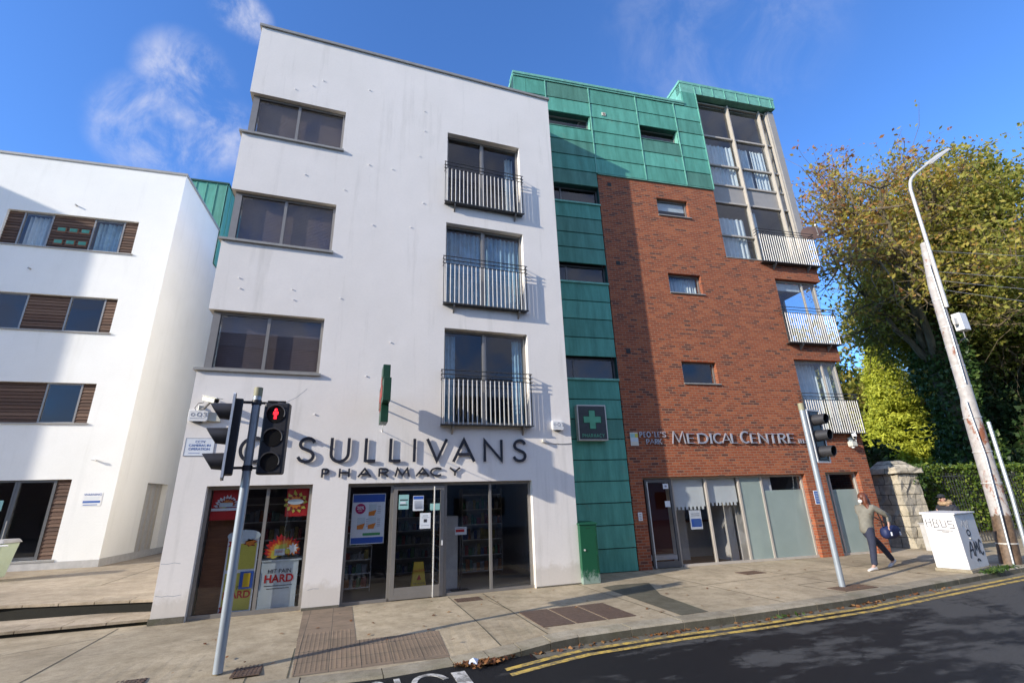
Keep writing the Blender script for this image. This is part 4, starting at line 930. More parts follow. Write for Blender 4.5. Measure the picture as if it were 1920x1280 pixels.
for uu, a, b in ((2.38, 15.07, 16.42), (4.075, 12.6, 16.42), (6.0, 12.6, 16.42), (7.65, 12.6, 16.42), (8.765, 12.6, 17.5)):
    seam.box(uu-.016, uu+.016, VP-.032, VP+.02, a, b)
seam.build('standing_seam', 'copper_lt', BB)
boxes('roof_trim', 'copper_lt', BB, [(1.18, 8.14, -.07, .35, 16.43, 16.50), (1.16, 8.14, -.10, .37, 16.501, 16.60), (1.18, 1.5, .371, 3.4, 16.43, 16.60), (8.10, 12.62, -.06, 3.4, 17.60, 17.72), (8.13, 12.60, -.045, .25, 17.16, 17.599), (12.32, 12.60, .251, 3.3, 17.16, 17.599), (4.12, 8.77, -.05, .0-.001, 12.575, 12.604), (8.13, 8.40, -.0, 3.3, 16.61, 17.599)])
m = MB(); 
for k in range(7): m.box(9.05+k*.56, 9.075+k*.56, -.065, -.0455, 17.17, 17.595)
m.build('standing_seam', 'copper_lt', BB)
MB().box(8.80, 12.3, .252, 3.3, 17.1, 17.159).build('soffit', 'copper_dk', BB)
MB().box(-.9, 1.2, 2.2, 4, 16.6, 18.3).build('roof_block', 'copper', BB)
MB().box(1.5, 8.1, .38, 3.4, 16.2, 16.35).build('roof', 'copper_dk', BB)
def vent(u, z, lb, mt='dark'):
    m = MB(); m.box(u-.07, u+.07, -.012 if mt == 'dark' else VP-.04, -.0005 if mt == 'dark' else VP, z-.07, z+.07); return m.build('wall_vent', mt, BB)
for u, z in ((4.53, 12.23), (4.52, 9.15), (4.52, 6.11)): vent(u, z, '')
vent(4.60, 15.29, '', 'offwhite'); 
for a in (-.025, .02): MB().box(4.60+a, 4.60+a+.02, VP-.046, VP-.041, 15.24, 15.34).build('vent_slot', 'wood', BB)
# strip windows
for a, b in strip_w:
    m = MB(); frame(m, 1.65, 4.085, a+.001, b-.001, .16, .22, .05, xs=(2.75,)); W_ = m.build('window', 'alu_dk', BB); pane(W_, 1.7, 2.725, a+.05, b-.05, .18); pane(W_, 2.775, 4.03, a+.05, b-.05, .18)
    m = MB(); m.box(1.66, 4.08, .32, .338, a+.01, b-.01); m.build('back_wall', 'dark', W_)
boxes('reveal', 'copper_dk', BB, [(4.086, 4.108, -.0, .33, a-.05, b+.02) for a, b in strip_w])
for a, b in ((1.9, 4.03), (6.05, 7.61)):
    m = MB(); frame(m, a+.001, b-.001, 14.475, 15.069, .16, .22, .045); W_ = m.build('window', 'alu', BB); pane(W_, a+.046, b-.046, 14.52, 15.02, .18)
    m = MB(); m.box(b-.012, b-.0005, -.03, .158, 14.475, 15.065); m.box(a, b-.013, -.055, .158, 14.462, 14.475); m.build('reveal', 'copper_lt', W_)
    MB().box(a, b, 1.2, 1.3, 14, 15.5).build('back_wall', 'room', W_)
for i, (a, b) in enumerate(SW):
    m = MB(); frame(m, 6.312, 7.548, a+.012, b-.001, .13, .19, .05); W_ = m.build('window', 'alu', BB); pane(W_, 6.36, 7.5, a+.06, b-.05, .15)
    MB().box(6.29, 7.60, -.045, .129, a-.02, a+.011).build('sill', 'coping', W_)
    if i == 2: MB().box(6.37, 7.49, .20, .215, a+.33, b-.05).build('blind', 'curtain_white', W_)
    if i == 1: curtain(W_, 6.37, 7.49, a+.06, b-.05, .3, 'curtain_white', .02, .1)
m = MB()
for z in (3.0, 6.2, 9.25, 12.45, 16.0): m.box(4.2, 12.2 if z < 10 else 8.4, .9, 3.2, z, z+.14)
m.box(4.2, 8.45, 3.0, 3.1, 2.5, 16.2); m.box(8.46, 12.2, 3.0, 3.1, 2.5, 9.7); m.box(8.3, 8.4, .9, 2.99, 2.4, 12.5)
m.build('interior', 'room', BB)
# corner windows beside the brick
for i, (a, b) in enumerate(((3.68, 6.09), (6.72, 9.11))):
    m = MB(); frame(m, 10.612, 12.45, a+.03, b-.001, .14, .20, .06, xs=(11.86,)); m.box(12.39, 12.462, .201, .28, a+.03, b-.001); m.box(12.40, 12.45, 1.6, 1.7, a+.03, b); m.box(12.40, 12.45, .281, 1.6, b-.06, b)
    W_ = m.build('window', 'alu_warm', BB); pane(W_, 10.67, 11.83, a+.09, b-.06, .16); pane(W_, 11.89, 12.39, a+.09, b-.06, .16)
    MB().box(12.418, 12.43, .281, 1.6, a+.06, b-.06).build('pane', 'glass', W_)
    s = MB(); s.box(10.612, 12.60, -.03, .139, a-.02, a+.029); s.box(12.3, 12.6, .14, 1.7, a-.02, a+.029); s.build('sill', 'coping', W_)
    if i == 0: curtain(W_, 10.7, 11.85, a+.05, b-.08, .42, 'curtain_white', .04, .16); curtain(W_, 12.05, 12.38, a+.05, b-.08, .42, 'curtain_white', .03, .1)
    else: MB().box(10.68, 11.83, .24, .26, b-.35, b-.07).build('blind', 'curtain_white', W_)
# glazed stair-tower box
G = MB(); gv0, gv1 = .27, .33
for uu, w_ in ((8.80, .05), (10.39, .045), (11.92, .045), (12.27, .05)):
    G.box(uu-w_/2, uu+w_/2, gv0-.12 if uu > 9 else gv0-.02, gv1, 9.78, 17.09)
for z in (15.39, 14.01, 13.09, 12.29):
    for a, b in ((8.825, 10.36), (10.42, 11.89), (11.95, 12.24)): G.box(a, b, gv0-.05, gv1, z-.035, z+.035)
for a, b in ((8.825, 10.36),): G.box(a, b, gv0-.05, gv1, 10.83, 10.89)
for a, b in ((8.825, 10.36), (10.42, 11.89), (11.95, 12.24)): G.box(a, b, gv0-.03, gv1, 9.78, 9.83); G.box(a, b, gv0-.03, gv1, 17.04, 17.09)
gb = G.build('glazed_bay', 'alu_warm', BB)
for a, b in ((8.825, 10.36), (10.42, 11.89), (11.95, 12.24)):
    for c, d in ((9.83, 12.255), (13.125, 13.975), (14.045, 15.355), (15.425, 17.04)):
        if a < 9 and c < 10: pane(gb, a, b, 9.83, 10.83, .29); pane(gb, a, b, 10.89, 12.255, .29)
        else: pane(gb, a, b, c, d, .29)
    MB().box(a, b, .275, .31, 12.325, 13.055).build('spandrel', 'alu_panel', gb)
m = MB(); m.box(12.30, 12.578, .10, .33, 9.80, 17.09); m.box(12.50, 12.578, .331, 3.3, 9.78, 17.09); m.build('corner_panel', 'alu_panel', gb)
m = MB(); m.box(8.76, 12.58, -.02, .26, 9.772, 9.80); m.build('sill', 'coping', gb)
m = MB()
for z in (12.4, 12.98, 17.0): m.box(8.78, 12.49, .34, 3.2, z, z+.03)
m.box(8.78, 12.49, 3.21, 3.3, 9.8, 17.1); m.build('back_wall', 'room_white', gb)
curtain(gb, 8.83, 10.3, 13.13, 15.1, .40, 'curtain_white', .03, .18); curtain(gb, 10.45, 11.1, 13.13, 15.1, .40, 'curtain_white', .03, .15); curtain(gb, 11.22, 11.85, 13.13, 15.1, .42, 'curtain_white', .03, .15)
curtain(gb, 8.83, 10.2, 9.85, 11.7, .40, 'curtain_white', .03, .2); curtain(gb, 10.45, 10.8, 9.85, 12.1, .40, 'curtain_white', .03, .1)
# balconies on the brick corner
for (x0, z0, zt) in ((10.12, 9.66, 11.0), (10.45, 6.62, 7.93), (10.45, 3.58, 4.88)):
    y = -.19; B_ = balcony(BB, x0, 12.62, z0, zt, y, None); bars(B_, x0, 12.62, z0+.02, zt-.22, y, 23 if x0 > 10.3 else 25); brackets(B_, (x0+.55, 12.15), z0, y)
# clinic shopfront
S = MB(); frame(S, 4.502, 10.028, .0, 2.365, .14, .22, .06, xs=(5.48, 6.60, 7.72, 8.52)); S.box(5.52, 10.02, .10, .139, .002, .06)
sf = S.build('shopfront', 'alu_warm', BB)
for a, b in ((5.512, 6.568), (6.632, 7.688)): pane(sf, a, b, .062, 2.30, .17, 'shopglass')
MB().box(7.752, 8.488, .165, .18, .062, 2.30).build('frosted_pane', 'frost', sf)
MB().box(8.552, 9.966, .165, .18, .062, 1.92).build('frosted_pane', 'frost', sf); pane(sf, 8.552, 9.966, 1.921, 2.30, .17, 'shopglass')
MB().box(8.60, 8.95, .26, .30, .05, 2.3).build('white_panel', 'white', sf); MB().box(9.0, 9.65, .25, .26, .1, .95).build('grey_panel', 'cabgrey', sf)
m = MB(); frame(m, 4.60, 5.445, .02, 2.30, .09, .138, .075); m.box(4.676, 5.369, .092, .136, .0955, .17); D_ = m.build('door', 'alu_dk', BB); pane(D_, 4.676, 5.369, .171, 2.224, .11, 'shopglass')
m = MB(); m.tube([(4.635, .02, .03), (4.635, .02, 2.25)], .016, 10); m.build('pull_handle', 'steel', D_)
m = MB(); m.box(4.51, 4.525, .05, .08, .1, 2.3); m.build('door_strip', 'alu', BB)
S = MB(); frame(S, 10.802, 12.098, .0, 2.395, .14, .22, .06, xs=(11.05,)); sf3 = S.build('shopfront', 'alu_warm', BB)
MB().box(10.862, 11.018, .165, .18, .062, 2.33).build('frosted_pane', 'frost', sf3); MB().box(11.082, 12.036, .165, .18, .062, 1.88).build('frosted_pane', 'frost', sf3); pane(sf3, 11.082, 12.036, 1.881, 2.33, .17, 'shopglass')
m = MB(); m.quad((4.2, .23, .012), (12.25, .23, .012), (12.25, 3.2, .012), (4.2, 3.2, .012)); m.build('clinic_floor', 'wood', BB)
m = MB(); m.box(4.15, 5.95, 1.3, 1.4, .013, 2.8); m.build('clinic_wall', 'room_maroon', BB); m = MB(); m.box(5.951, 6.5, 1.3, 1.4, .013, 2.8); m.box(7.35, 7.6, .5, 1.3, .013, 2.8); m.box(7.72, 8.5, .5, .6, .013, 2.8); m.box(6.4, 12.2, 2.8, 2.9, .013, 2.95); m.box(10.2, 10.3, .31, 2.79, .013, 2.95); m.build('clinic_wall', 'room_white', BB)
MB().box(4.7, 5.9, .95, 1.25, .1, .22).build('radiator', 'white', BB)
for a, b, z in ((5.53, 6.56, 1.46), (6.65, 7.67, 1.54)):
    poly = [(a, z+.08)]; n = 8
    for k in range(n): 
        x_ = a+(b-a)*k/n; x2 = a+(b-a)*(k+.55)/n; poly += [(x_, z), (x2, z), (x2, z+.08), (a+(b-a)*(k+1)/n, z+.08)] if k < n-1 else [(x_, z), (x2, z), (x2, z+.08)]
    poly += [(b, z+.08), (b, 2.3), (a, 2.3)]
    tag(plate(MB(), poly, .25, .256).build('roller_blind', 'blind', None), 'x', 'x')
for o_, lb in zip([o for o in COL.objects if o.name.startswith('roller_blind')], ('pale roller blind with castellated hem in the pane beside the clinic door', 'slightly shorter pale roller blind with castellated hem, second pane from the clinic door')):
    o_.location = BB.location; o_.rotation_euler = BB.rotation_euler; o_['label'] = lb; o_['category'] = 'blind'
def Bposter(name, label, cat, u0, u1, z0, z1, v, base, bits):
    t = poster(name, label, cat, u0, u1, z0, z1, v, base, bits); t.location = Vector((3.495, 1.4235, 0)) + Matrix.Rotation(BA, 3, 'Z') @ Vector(((u0+u1)/2, v, z0)); t.rotation_euler = (0, 0, BA); return t
Bposter('notice', 'blue and white notice hanging below the first castellated blind', 'notice', 5.98, 6.36, .93, 1.44, .235, 'paper', [('blue', .08, .92, .12, .55), ('inkblue', .3, .95, .2, .5), ('greyink', .15, .85, .8, .83), ('greyink', .15, .85, .7, .73)])
Bposter('notice', 'small white notice at the top of the clinic door glass', 'notice', 5.17, 5.34, 2.05, 2.19, .095, 'paper', [('greyink', .3, .7, .3, .7)])
Bposter('notice', 'small white notice lower on the clinic door glass', 'notice', 5.17, 5.33, 1.56, 1.72, .095, 'paper', [])
Bposter('plaque', 'blue engraved plaque between the two clinic windows', 'plaque', 10.19, 10.46, 1.47, 1.87, -.014, 'paper', [('inkblue', .06, .94, .05, .95)]+[('palegrey', .15, .85, .8-.12*k, .83-.12*k) for k in range(6)])
Bposter('sticker', 'yellow and pale blue plate beside the words PEOPLE\'S PARK', 'plate', 4.25, 4.50, 3.25, 3.63, -.03, 'offwhite', [('mint', .05, .6, .62, .9), ('palegrey', .05, .98, .3, .58), ('yellowp', .6, .98, .62, .9)])
t = Bthing('door_intercom', 'small white intercom panel beside the clinic door', 'intercom', 4.30, 0, 1.23); MB().box(-.06, .06, -.03, -.001, 0, .22).build('case', 'white', t, bevel=.005)
for k in range(4): MB().box(-.035, .035, -.033, -.0305, .03+.045*k, .05+.045*k).build('button', 'greyink', t)
t = Bthing('reception_desk', 'pale reception desk standing inside the clinic behind the second blind', 'desk', 7.0, 1.9, .013); MB().box(-.7, .7, 0, .6, 0, 1.02).build('body', 'room_white', t); MB().box(-.75, .75, -.05, .65, 1.021, 1.06).build('desk_top', 'wood', t)
# pharmacy light box
t = Bthing('pharmacy_box_sign', 'dark light box with a green cross and the word PHARMACY on the copper strip', 'sign', 3.05, 0, 3.38)
MB().box(-.44, .44, -.20, -.02, 0, 1.0).build('case', 'steel', t, bevel=.01); MB().box(-.405, .405, -.206, -.2005, .035, .965).build('face', 'signblack', t)
for h_, b_, c_, y_ in ((.28, .105, 'crossgreen', -.209), (.255, .085, 'signgreen', -.213)):
    m = MB(); m.prism([(a, b+.58) for a, b in crosspoly(h_, b_)], lambda p: (p[0], y_, p[1]), lambda p: (p[0], -.2062, p[1])); m.build('cross', c_, t)
g_ = MB()
for k, ch in enumerate('PHARMACY'): glyph(g_, ch, -.33+.085*k, -.33+.085*k+.062, .09, .18, .014, -.209, -.2062)
g_.build('lettering', 'signgreen', t)
t = Bthing('clinic_sign', 'silver raised serif letters MEDICAL CENTRE on the brick wall', 'sign', 0, 0, 0)
for word in ((('M', 5.61, 6.07), ('E', 6.12, 6.40), ('D', 6.47, 6.84), ('I', 6.86, 7.0), ('C', 7.02, 7.30), ('A', 7.31, 7.62), ('L', 7.64, 7.85)), (('C', 7.98, 8.27), ('E', 8.33, 8.56), ('N', 8.62, 8.96), ('T', 9.0, 9.30), ('R', 9.34, 9.62), ('E', 9.70, 9.96))):
    for q, (ch, a, b) in enumerate(word):
        h_ = 3.66 if q == 0 else 3.60; k_ = .955
        a, b = [(x_+3.4)*.996-3.4 for x_ in (a, b)]
        m = MB(); glyph(m, ch, a, b, 3.30, h_, .034, -.07, -.02, serif=True); m.build('letter', 'silver', t)
t = Bthing('clinic_sign', 'silver serif letters PEOPLE\'S PARK with a broken second P', 'sign', 0, 0, 0)
for ch, a, b in (('P', 4.55, 4.64), ('E', 4.68, 4.76), ('O', 4.78, 4.90), ("'", 4.96, 5.0), ('L', 5.04, 5.10), ('E', 5.13, 5.21), ("'", 5.23, 5.27), ('S', 5.29, 5.40)):
    m = MB(); glyph(m, ch, a, b, 3.49, 3.64, .018, -.05, -.02, serif=True); m.build('letter', 'silver', t)
for ch, a, b in (('P', 4.74, 4.84), ('A', 4.86, 5.0), ('R', 5.02, 5.11), ('K', 5.13, 5.24)):
    m = MB(); glyph(m, ch, a, b, 3.29, 3.43, .018, -.05, -.02, serif=True); m.build('letter', 'silver', t)
t = Bthing('clinic_sign', 'small silver letters TEL:0 half hidden by the far signal pole', 'sign', 0, 0, 0)
for ch, a, b in (('T', 10.02, 10.10), ('E', 10.12, 10.19), ('L', 10.22, 10.28), (':', 10.29, 10.33), ('0', 10.34, 10.43)):
    m = MB(); glyph(m, ch, a, b, 3.30, 3.42, .02, -.05, -.02, serif=True); m.build('letter', 'silver', t)
# camera cluster at the right corner
p = Vector((3.495, 1.4235, 0)) + Matrix.Rotation(BA, 3, 'Z') @ Vector((12.28, 0, 3.50))
cctv(p, R(-52), R(20), 'white bullet camera at the right corner of the brick wall above the pavement', .42, 'white', .30)
t = Bthing('floodlight', 'cream sensor box with a small white dome under the right-hand camera', 'sensor', 12.0, 0, 3.18)
MB().box(-.09, .11, -.22, -.05, .0, .15).build('case', 'offwhite', t, bevel=.01); m = MB(); m.ell((.0, -.14, -.03), (.05, .05, .04)); m.build('dome', 'white', t, smooth=True); MB().box(.02, .16, -.049, -.001, -.02, .30).build('back_plate', 'palegrey', t)
# satellite dish on the top balcony
t = Bthing('satellite_dish', 'brown satellite dish above the end of the top balcony', 'satellite dish', 12.70, -.10, 11.10)
d = Vector((-.45, -.80, .35)).normalized(); m = MB(); pr = []
for k in range(8): r = .37*k/7; pr.append((-.08+.7*r*r, r))
m.lathe((0, 0, .05), pr + [(-.10+.7*.137, .37), (-.11, .02)], 26, tuple(-d)) ; m.build('dish', pm('dish_brown', (.10, .06, .045), .5, var=.1), t, smooth=True)
m = MB(); m.tube([(0, 0, -.35), (0, .05, .0)], .018, 8); m.tube([(0, .05, -.02), (.05, -.20, -.16), tuple(d*.42+Vector((.04, 0, -.02)))], .011, 8); m.build('arm', 'steel', t); m = MB(); m.ell(d*.42+Vector((.04, 0, 0)), (.035, .035, .05)); m.build('receiver', 'white', t)

# ============================================================ LEFT BUILDING
LA = R(-4)
LB = thing('side_building', 'cream rendered four storey block with timber panels at the left', 'building', (-7.2, 8.97, 0), LA)
rowsL = [(11.34, 12.77), (8.09, 9.45), (4.82, 6.21)]
openL = [(-5.45, -1.25), (-9.5, -1.29), (-9.5, -1.27)]
holes = [(s0, s1, a, b) for (s0, s1), (a, b) in zip(openL, rowsL)] + [(-9.5, -1.27, .56, 2.98), (-13, -7.6, 11.34, 12.77)]
m = MB(); wall(m, -24, 0, .28, 15.16, holes, 0, .3); wall(m, .3, 18, .28, 15.16, [(2.3, 4.15, .40, 2.94)], -.3, 0, 'y'); m.box(-24, -.3, 17.7, 18, .28, 15.16)
m.build('wall', 'render2', LB)
m = MB(); m.box(-24, .04, -.04, .34, 15.161, 15.26); m.box(-.3, .04, .341, 18, 15.161, 15.26); m.build('roof_coping', 'coping', LB)
m = MB(); m.box(-24, .012, -.012, -.0005, .281, .50); m.box(.0005, .014, -.0, 18, .281, .52); m.build('plinth', 'cabgrey', LB)
m = MB(); m.box(-24, -.31, .31, 17.6, 14.7, 14.9); m.box(-24, -.31, 3.0, 3.1, .3, 14.6)
for z in (3.2, 6.6, 10.0): m.box(-24, -.31, .6, 2.9, z, z+.15)
m.build('interior', 'room', LB)
def lclad(s0, s1, a, b):
    m = MB(); z = a
    while z < b-.02:
        z2 = min(z+.118, b); m.hull8([(s0, .092, z+.012), (s1, .092, z+.012), (s1, .16, z+.012), (s0, .16, z+.012), (s0, .112, z2), (s1, .112, z2), (s1, .16, z2), (s0, .16, z2)], random.random()); z = z2
    m.box(s0, s1, .161, .17, a, b); m.build('timber_panel', 'clad', LB)
def lwin(s0, s1, a, b, cur=None, tilt=0):
    m = MB(); frame(m, s0, s1, a, b, .09, .165, .055); W_ = m.build('window', 'alu', LB); pane(W_, s0+.055, s1-.055, a+.055, b-.055, .12)
    if cur: curtain(W_, s0+.06, s1-.06, a+.06, b-.06, .35, cur, .04, .15)
    return W_
a, b = rowsL[0]; lclad(-5.45, -4.97, a, b); lwin(-4.965, -4.03, a, b, 'curtain_white'); lclad(-4.025, -2.74, a, b); lwin(-2.735, -1.72, a, b, 'curtain_blue'); lclad(-1.715, -1.25, a, b)
for z_ in (.28, .80):
    for k in range(3):
        MB().box(-3.85+k*.38, -3.55+k*.38, .085, .0995, a+z_-.1, a+z_+.12).build('vent_box', 'orange' if 0 else 'wood', LB); MB().box(-3.82+k*.38, -3.58+k*.38, .075, .0845, a+z_-.04, a+z_+.10).build('vent_glass', 'copper', LB)
a, b = rowsL[1]; lwin(-5.2, -4.02, a, b, None); lclad(-4.015, -2.79, a, b); lwin(-2.785, -1.68, a, b, None); lclad(-1.675, -1.29, a, b); lclad(-9.5, -5.205, a, b)
a, b = rowsL[2]; lclad(-9.5, -2.74, a, b); lwin(-2.735, -1.69, a, b, None); lclad(-1.685, -1.27, a, b)
m = MB()
for (s0, s1), (a, b) in zip(openL, rowsL): m.box(s0-.03, s1+.05, -.05, .09, a-.04, a-.001)
m.build('sill', 'coping', LB)
a, b = .56, 2.98; lclad(-1.69, -1.27, a, b); m = MB(); frame(m, -2.75, -1.70, a+.02, b, .08, .16, .08); D_ = m.build('door', 'alu_dk', LB); pane(D_, -2.67, -1.78, a+.10, b-.08, .12)
MB().tube([(-2.71, .02, 1.15), (-2.71, .02, 1.75)], .014, 8).build('handle', 'steel', D_); lclad(-9.5, -3.3, a, b)
m = MB(); frame(m, -3.295, -2.76, a, b, .09, .165, .06); W_ = m.build('window', 'alu_dk', LB); pane(W_, -3.24, -2.82, a+.06, b-.06, .12)
for z_ in (1.55, 2.05): MB().box(-3.22, -2.98, .08, .0885, z_, z_+.32 if z_ > 2 else z_+.2).build('notice', 'mint', W_)
MB().box(-2.8, -1.2, -.03, .079, .50, .559).build('sill', 'coping', LB)
m = MB(); m.box(-.28, -.20, 2.302, 4.148, .40, 2.938); m.build('side_door', 'cabgrey', LB); m = MB()
for q in (2.35, 2.75, 3.15, 3.6, 3.95): m.box(-.199, -.185, q, q+.12, .42, 2.9)
m.build('door_board', 'alu_warm', LB)
for (x_, z_) in ((-3.4, 13.2), (-4.2, 10.4), (-5.0, 7.2)): MB().tube([(x_, -.001, z_), (x_, -.10, z_-.01)], .03, 8).build('wall_spout', 'coping', LB)
t = thing('wall_light', 'small white tube light on the wall of the cream block', 'lamp'); t.location = LB.matrix_basis @ Vector((-.78, 0, 3.60)); t.rotation_euler = (0, 0, LA)
m = MB(); m.tube([(0, -.001, 0), (0, -.14, 0)], .03, 10); m.tube([(-.03, -.12, .01), (.08, -.12, -.01)], .035, 10); m.build('case', 'white', t)
t = thing('warning_sign', 'small blue and white WARNING sign on the wall of the cream block', 'sign'); t.location = LB.matrix_basis @ Vector((-.58, 0, 2.12)); t.rotation_euler = (0, 0, LA)
MB().box(-.27, .27, -.008, -.001, 0, .42).build('board', 'white', t); text_obj('lettering', 'WARNING', .10, 'inkblue', t, (0, -.0095, .36)); MB().box(-.24, .24, -.0095, -.0082, .10, .17).build('band', 'inkblue', t)
for k in range(3): MB().box(-.22, .2, -.0095, -.0082, .20+.035*k, .21+.035*k).build('text_line', 'palegrey', t)
MB().box(-.22, .18, -.0095, -.0082, .03, .055).build('text_line', 'inkblue', t)
# copper penthouse of the left block
cp = MB(); 
for k in range(14): 
    y_ = 4.3+k*.55; cp.box(.035, .055, y_+.008, y_+.542, 13.34, 17.9, random.random())
for k in range(10):
    x_ = -4.6+k*.46; cp.box(x_+.006, x_+.454, 4.27, 4.29, 15.2, 17.9, random.random())
cp.build('copper_panel', 'copper', LB); m = MB(); m.box(-4.6, .034, 4.291, 12, 15.2, 17.88); m.box(-.0, .034, 4.3, 12, 13.34, 15.2); m.build('penthouse', 'copper_dk', LB)
m = MB(); m.box(-4.7, .10, 4.2, 12.1, 17.901, 17.98); m.build('penthouse_roof', 'copper_dk', LB)
m = MB()
for k in range(15): y_ = 4.3+k*.55; m.box(.056, .085, y_-.01, y_+.01, 13.34, 17.9)
for k in range(11): x_ = -4.6+k*.46; m.box(x_-.01, x_+.01, 4.24, 4.269, 15.2, 17.9)
m.build('standing_seam', 'copper_lt', LB)
# the wing further left, outside the frame, whose shadow crosses the cream block
FB = thing('neighbour_block', 'plain cream block standing beyond the left edge of the photo', 'building', (-24.8, 5.14, 0), 0)
m = MB(); wall(m, -16, 0, 0, 18.5, [(-14+3.4*i, -12+3.4*i, 1.2+3.4*j, 2.9+3.4*j) for i in range(4) for j in range(5)], 0, .3); wall(m, .3, 20, 0, 18.5, [], -.3, 0, 'y'); m.box(-16, -.3, 19.7, 20, 0, 18.5); m.box(-16, -.3, .3, 19.7, 18.2, 18.4)
m.build('wall', 'render2', FB)
for i in range(4):
    for j in range(5):
        m = MB(); frame(m, -14+3.4*i, -12+3.4*i, 1.2+3.4*j, 2.9+3.4*j, .12, .2, .06, xs=(-13+3.4*i,)); W_ = m.build('window', 'alu', FB); MB().box(-13.94+3.4*i, -12.06+3.4*i, .22, .24, 1.26+3.4*j, 2.84+3.4*j).build('pane', 'lens', W_)
# houses across the street, behind the photographer (mirrored in the panes)
MT['opp'] = pm('opposite_brick', (.24, .105, .075), .9, var=.15, scale=2); MT['slate'] = pm('slate', (.07, .07, .08), .8)
def opposite(x0, x1, h, label, storeys, mt='opp'):
    t = thing('street_house', label, 'building', ((x0+x1)/2, -27, ZR), math.pi, group='houses across the street'); W = (x1-x0)/2; n = max(2, int(W/1.5)); st = h/storeys
    wins = [(-W+(k+.5)*2*W/n-.55, -W+(k+.5)*2*W/n+.55, j*st+.9, j*st+2.3) for k in range(n) for j in range(storeys)]
    m = MB(); wall(m, -W, W, 0, h, wins, 0, .3); m.box(-W, W, 7.7, 8, 0, h); m.box(-W, -W+.3, .3, 7.7, 0, h); m.box(W-.3, W, .3, 7.7, 0, h); m.build('wall', mt, t)
    m = MB(); m.prism([(-.3, h), (8.3, h), (4, h+2.4)], lambda p: (-W-.1, p[0], p[1]), lambda p: (W+.1, p[0], p[1])); m.build('roof', 'slate', t)
    for a, b, c, d in wins: MB().box(a, b, .14, .17, c, d).build('window', 'lens', t)
opposite(-48, -24, 8.5, 'low brick terrace across the street at the far left, behind the photographer', 2); opposite(-23.9, 4, 13.5, 'tall red brick block across the street behind the photographer', 4); opposite(4.1, 26, 9, 'two storey terrace across the street, right of the tall block', 3, 'cabgrey'); opposite(26.1, 60, 8, 'low terrace across the street at the far right, behind the photographer', 2)
# wheeled bin
t = thing('wheeled_bin', 'pale green wheeled bin cut by the left edge of the photo', 'bin', (-8.78, 6.35, .285))
m = MB(); m.hull8([(-.42, -.30, .08), (.42, -.30, .08), (.42, .30, .08), (-.42, .30, .08), (-.52, -.38, .92), (.52, -.38, .92), (.52, .38, .92), (-.52, .38, .92)]); m.build('body', pm('bin_green', (.52, .62, .46), .5, var=.06), t, bevel=.02)
m = MB(); m.hull8([(-.56, -.42, .925), (.56, -.42, .925), (.56, .42, .925), (-.56, .42, .925), (-.50, -.36, 1.02), (.50, -.36, 1.02), (.50, .36, 1.02), (-.50, .36, 1.02)]); m.build('lid', 'cabgrey', t, bevel=.02)
MB().tube([(-.5, -.47, .88), (.68, -.47, .88)], .02, 8).build('handle', 'white', t)
for sx in (-.3, .3): MB().tube([(sx-.03, .2, .08), (sx+.03, .2, .08)], .08, 14).build('wheel', 'black', t)

# ============================================================ STREET FURNITURE
def signal_head(parent, board=True, low=.45, span=(-58, 238)):      # faces local -y, centred on x=0, z=0..1.06
    m = MB(); m.box(-.15, .15, .0, .135, 0, 1.06); H = m.build('signal_case', 'black', parent, bevel=.02)
    if board:
        m = MB(); m.prism([(x, z) for x, z in ((-.20, -.06), (.20, -.06), (.235, -.03), (.235, 1.09), (.20, 1.12), (-.20, 1.12), (-.235, 1.09), (-.235, -.03))], lambda p: (p[0], .015, p[1]), lambda p: (p[0], .035, p[1])); m.build('backing_board', 'black', H)
        m = MB()
        rb = [(-.215, -.045), (.215, -.045), (.225, -.03), (.225, 1.09), (.215, 1.105), (-.215, 1.105), (-.225, 1.09), (-.225, -.03), (-.215, -.045)]
        ribbon(m, rb, .034, lambda p, y: (p[0], y, p[1]), -.004, .0145); ribbon(m, [(x_*1.06, (z_-.53)*1.015+.53) for x_, z_ in rb], .008, lambda p, y: (p[0], y, p[1]), -.004, .026); m.build('white_border', 'white', H)
    for k in range(3):
        z = .18+.35*k
        MB().tube([(0, -.012, z), (0, .0, z)], [.118, .125], 22).build('lens', 'lens', H, smooth=True)
        m = MB(); n = 20; L_ = .27; a0, a1 = span
        vs = []; r0, r1 = .125, .112
        for i in range(n+1):
            a = R(a0+(a1-a0)*i/n); cut = .55+.45*max(0, math.sin(a)) if math.sin(a) < 0 else 1
            ln = L_*(low+(1-low)*(math.sin(a)*.5+.5))
            for r_, y_ in ((r0, 0), (r1, -ln), (r1-.006, -ln), (r0-.006, 0)): vs.append((r_*math.cos(a), y_, z+r_*math.sin(a)))
        fs = []
        for i in range(n):
            o = i*4
            for q in range(4): fs.append((o+q, o+4+q, o+4+(q+1) % 4, o+(q+1) % 4))
        m.add(vs, fs); m.build('visor', 'visor', H, smooth=True)
    return H
t = thing('traffic_signal', 'near grey signal pole with two black heads, one showing a red standing figure', 'traffic signal', (-1.30, -3.19, 0))
MB().tube([(0, 0, -.05), (0, 0, 3.44)], .057, 22).build('pole', 'polegrey', t, smooth=True); MB().tube([(0, 0, 3.4405), (0, 0, 3.57)], [.060, .060], 22).build('pole_cap', 'polecap', t, smooth=True)
H = signal_head(t); H.location = (-.31, -.0, 2.32); H.rotation_euler = (0, 0, R(-79))
